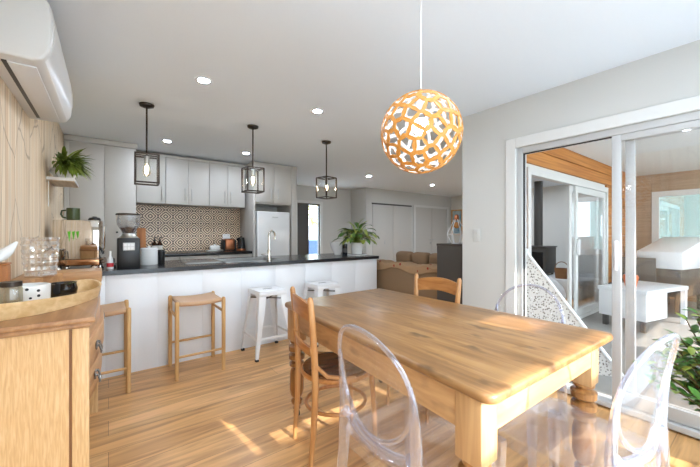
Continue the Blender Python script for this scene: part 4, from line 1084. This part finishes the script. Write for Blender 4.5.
# lounge beyond the patio
hb=B(7.0,8.69,2.2,3.75,0,.34,bev=.01).build('hearth_bench',plain('hearth_grey',(196,196,194),.7)); tag(hb,'pale grey raised hearth bench along the lounge end wall','hearth')
ws_=thing('wood_stove','black wood stove with a tall flue in the lounge beyond the patio','stove',(7.66,3.22,.3405))
B(-.26,.26,-.26,.26,.04,.60,bev=.015).build('body',M['stove'],ws_); B(-.28,.28,-.28,.28,.601,.625,bev=.006).build('top_plate',M['stove'],ws_)
for x in (-.2,.2):
    for y in (-.2,.2): B(x-.02,x+.02,y-.02,y+.02,0,.04).build('foot',M['stove'],ws_)
B(-.275,-.261,-.2,.2,.14,.5).build('glass_door',M['black_gloss'],ws_)
MB().tube([(0,0,.625),(0,0,2.055)],.085,18).build('flue',M['stove'],ws_)
bs=thing('log_basket','brown wicker basket with a hoop handle on the hearth bench','basket',(7.28,2.62,.3405))
MB().lathe([(0,0),(.11,0),(.13,.2),(.12,.2),(.10,.02),(0,.02)],seg=20,cap=False).build('body',M['wicker'],bs)
MB().tube([(.0,.12*math.cos(a),.2+.13*math.sin(a)) for a in [PI*k/12 for k in range(13)]],.008,8).build('handle',M['wicker'],bs)
bb=thing('bean_bag','grey-white crumpled bean bag in the lounge behind the patio door','bean bag',(5.55,2.42,0))
w=MB(); w.sphere((0,0,.29),.42,1.0,1.0,.69,seg=32,rings=20)
for v in w.bm.verts:
    p=v.co; k=1+.10*math.sin(p.x*17+p.z*9)*math.sin(p.y*15-p.z*7)
    v.co=Vector((p.x*k,p.y*k,max(0,.29+(p.z-.29)*k)))
w.build('bag',M['bedding'],bb)
# ------------------------------------------------------------------ patio things
tt=thing('play_tent','white dotted fabric play tent with white hems outside the open door','tent',(3.20,1.20,.0125))
ap=Vector((3.075-3.20,1.395-1.20,1.06))
bs4=[Vector((3.50-3.2,.80-1.2,0)),Vector((2.965-3.2,1.60-1.2,0)),Vector((3.62-3.2,1.66-1.2,0))]
w=MB()
for i in range(3):
    a,b_=bs4[i],bs4[(i+1)%3]
    def fc_(u,v,a=a,b_=b_,i=i):
        p=a*(1-u)+b_*u; q=p*(1-v)+ap*v
        return q
    w.grid(fc_,8,10)
w.build('fabric',M['lace'],tt,smooth=False)
w=MB()
for b_ in bs4: w.tube([b_+Vector((0,0,.012)),ap],[.016,.012],8)
w.build('hem',M['white_metal'],tt)
MB().sphere((ap.x,ap.y,ap.z+.012),.018,seg=10,rings=6).build('cap',M['white_metal'],tt)
ct=thing('patio_table','white low patio table with a solid end and an open end','table',(5.78,1.12,.0125),-.22)
B(-.50,.56,-.27,.27,.47,.52,bev=.005).build('top',M['white_metal'],ct); B(-.49,.02,-.26,.26,.14,.469,bev=.005).build('box',M['white_metal'],ct)
for s in (-1,1): B(.50,.55,min(s*.21,s*.26),max(s*.21,s*.26),0,.469).build('leg',M['white_metal'],ct); B(-.46,-.41,min(s*.18,s*.23),max(s*.18,s*.23),0,.139).build('leg',M['dark_panel'],ct)
bq=thing('barbecue','covered barbecue with a white slanted hood on the patio','barbecue',(7.35,1.05,.0125),-.2)
MB().prism([(-.45,.68),(.45,.68),(.45,1.17),(-.45,.94)],-.28,.28,axis='y',bev=.01).build('hood',M['white_metal'],bq)
B(-.42,.42,-.25,.25,.25,.679,bev=.01).build('body',M['dark_panel'],bq)
for sx in (-1,1):
    for sy in (-1,1): B(sx*.38-.025,sx*.38+.025,sy*.2-.025,sy*.2+.025,0,.249).build('leg',M['dark_panel'],bq)
op=lathe_thing('terracotta_pot','orange glazed pot on the white patio table','pot',(5.62,1.20,.5335),[(0,0),(.06,0),(.085,.12),(.075,.15),(.065,.15),(.07,.12),(.05,.02),(0,.02)],M['orange'])
pd=thing('flower_planter','white pedestal planter with red and orange flowers on the patio','planter',(6.9,.35,.0125))
B(-.16,.16,-.16,.16,0,.62,bev=.01).build('pedestal',M['white_metal'],pd)
w=MB()
rnd=random.Random(3)
for i in range(130):
    a=rnd.uniform(0,2*PI); el=rnd.uniform(.1,1.5); rr=rnd.uniform(.1,.2)
    d=Vector((math.cos(a)*math.cos(el),math.sin(a)*math.cos(el),math.sin(el)))
    w.mi=rnd.choice((0,1,2))
    c=Vector((0,0,.62))+d*rr; e=d.orthogonal().normalized(); f_=d.cross(e)
    w.bm.faces.new([w.bm.verts.new(c+e*.04),w.bm.verts.new(c+f_*.03),w.bm.verts.new(c-e*.04+d*.02),w.bm.verts.new(c-f_*.03)]).material_index=w.mi
w.build('flowers',[M['red'],M['orange'],M['leaf2']],pd)
def ochair(label,x,y,rz):
    r=thing('patio_chair',label,'chair',(x,y,.0125),rz,group='dark patio chairs')
    B(-.24,.24,-.24,.24,.40,.44,bev=.01).build('seat',M['dark_panel'],r); B(-.24,.24,-.26,-.225,.441,.84,bev=.01).build('backrest',M['dark_panel'],r)
    for sx in (-1,1):
        for sy in (-1,1): B(sx*.21-.018,sx*.21+.018,sy*.21-.018,sy*.21+.018,0,.399).build('leg',M['dark_panel'],r)
    return r
oc=ochair('dark patio chair standing beside the covered barbecue',6.62,1.40,1.57)
dup(oc,(7.75,.18,.0125),2.0,'dark patio chair against the boarded end wall behind the flower planter')
# leafy shrub by the door
gp=thing('shrub_plant','bushy green leafy potted plant beside the patio door at the right edge','plant',(2.33,.09,0))
MB().lathe([(0,0),(.10,0),(.105,.02),(.125,.30),(.115,.30),(.11,.27),(0,.27)],seg=28,cap=False).build('pot',M['white_ceramic'],gp)
MB().lathe([(0,.271),(.108,.271)],seg=20,cap=False).build('soil',M['soil'],gp)
w=MB(); ws=MB()
rn=random.Random(11)
for i in range(140):
    a=rn.uniform(0,2*PI); el=rn.uniform(.1,1.4); rr=rn.uniform(.75,1.0)
    ux,uy=math.cos(a)*math.cos(el),math.sin(a)*math.cos(el)
    tip=Vector((ux*.35*rr,uy*.35*rr,.54+.42*math.sin(el)*rr-.08*math.cos(el)))
    b0=Vector((ux*.03,uy*.03,.271)); m1=b0.lerp(tip,.4)+Vector((0,0,.09))
    pth=[b0*(1-t)**2+m1*2*t*(1-t)+tip*t*t for t in [k/8 for k in range(9)]]
    ws.tube(pth,[.005]*5+[.003]*4,5)
    for k in range(2,9):
        d=(pth[k]-pth[k-1]).normalized()
        for q in range(3):
            b2=rn.uniform(0,2*PI); dd=(d*.5+Vector((math.cos(b2),math.sin(b2),rn.uniform(-.2,.6)))).normalized()
            leafshape(w,pth[k],dd,rn.uniform(.045,.07),rn.uniform(.024,.034),droop=.4,n=4,mi=rn.choice((0,0,1)))
w.build('foliage',[M['leaf3'],M['leaf2']],gp); ws.build('stems',M['stem'],gp)
# ------------------------------------------------------------------ garden behind the viewpoint: ground and an added slotted blocker for the low sun
struct('garden_ground',B(-14,16,-16,-.66,-.15,-.05),plain('pale_gravel',(200,203,207),.9,bscale=30,var=.05))
# unseen screen added to block the sun, slots shaped to cast the sun patches
w=MB(); GY0,GY1=-4.05,-4.0
w.box(-6,3.0,GY0,GY1,-.05,2.60); w.box(-6,1.56,GY0,GY1,2.60,2.83); w.box(2.68,3.0,GY0,GY1,2.60,2.83)
w.box(-6,3.0,GY0,GY1,2.83,2.894); w.box(-6,2.35,GY0,GY1,2.894,3.03); w.box(2.61,3.0,GY0,GY1,2.894,3.03); w.box(-6,3.0,GY0,GY1,3.03,3.66)
w.box(3.0,11,GY0,GY1,-.05,1.93); w.box(3.0,3.1,GY0,GY1,1.93,3.66); w.box(3.1,3.52,GY0,GY1,2.12,3.66); w.box(3.52,3.82,GY0,GY1,3.35,3.66); w.box(3.82,5.4,GY0,GY1,1.93,3.66); w.box(5.4,7.6,GY0,GY1,2.28,3.66); w.box(7.6,11,GY0,GY1,1.93,3.66)
struct('sun_blocker',w,M['paling'])
# ------------------------------------------------------------------ light
wd=bpy.data.worlds.new('World'); SC.world=wd; wd.use_nodes=True
bg=wd.node_tree.nodes['Background']; bg.inputs[0].default_value=(.69,.84,1.0,1); bg.inputs[1].default_value=6.0
sl=bpy.data.lights.new('sun','SUN'); sl.energy=7; sl.angle=math.radians(.3); sl.color=(1,.95,.89)
so_=bpy.data.objects.new('sun',sl); COL.objects.link(so_)
el=math.radians(24); az=math.radians(9)
tow=Vector((math.sin(az)*math.cos(el),-math.cos(az)*math.cos(el),math.sin(el)))
so_.rotation_euler=tow.to_track_quat('Z','Y').to_euler(); so_.location=(1,-3,3)
# ------------------------------------------------------------------ camera
cam=bpy.data.cameras.new('camera'); co=bpy.data.objects.new('camera',cam); COL.objects.link(co)
cam.sensor_width=36; cam.sensor_fit='HORIZONTAL'; cam.lens=322/700*36; cam.clip_start=.03
co.location=(0,0,1.24); co.rotation_euler=(PI/2,0,-math.atan2(.6,.8)); SC.camera=co
SC.view_settings.view_transform='Standard'; SC.view_settings.look='None'; SC.view_settings.gamma=1; SC.view_settings.use_curve_mapping=False
SC.view_settings.exposure=1.02
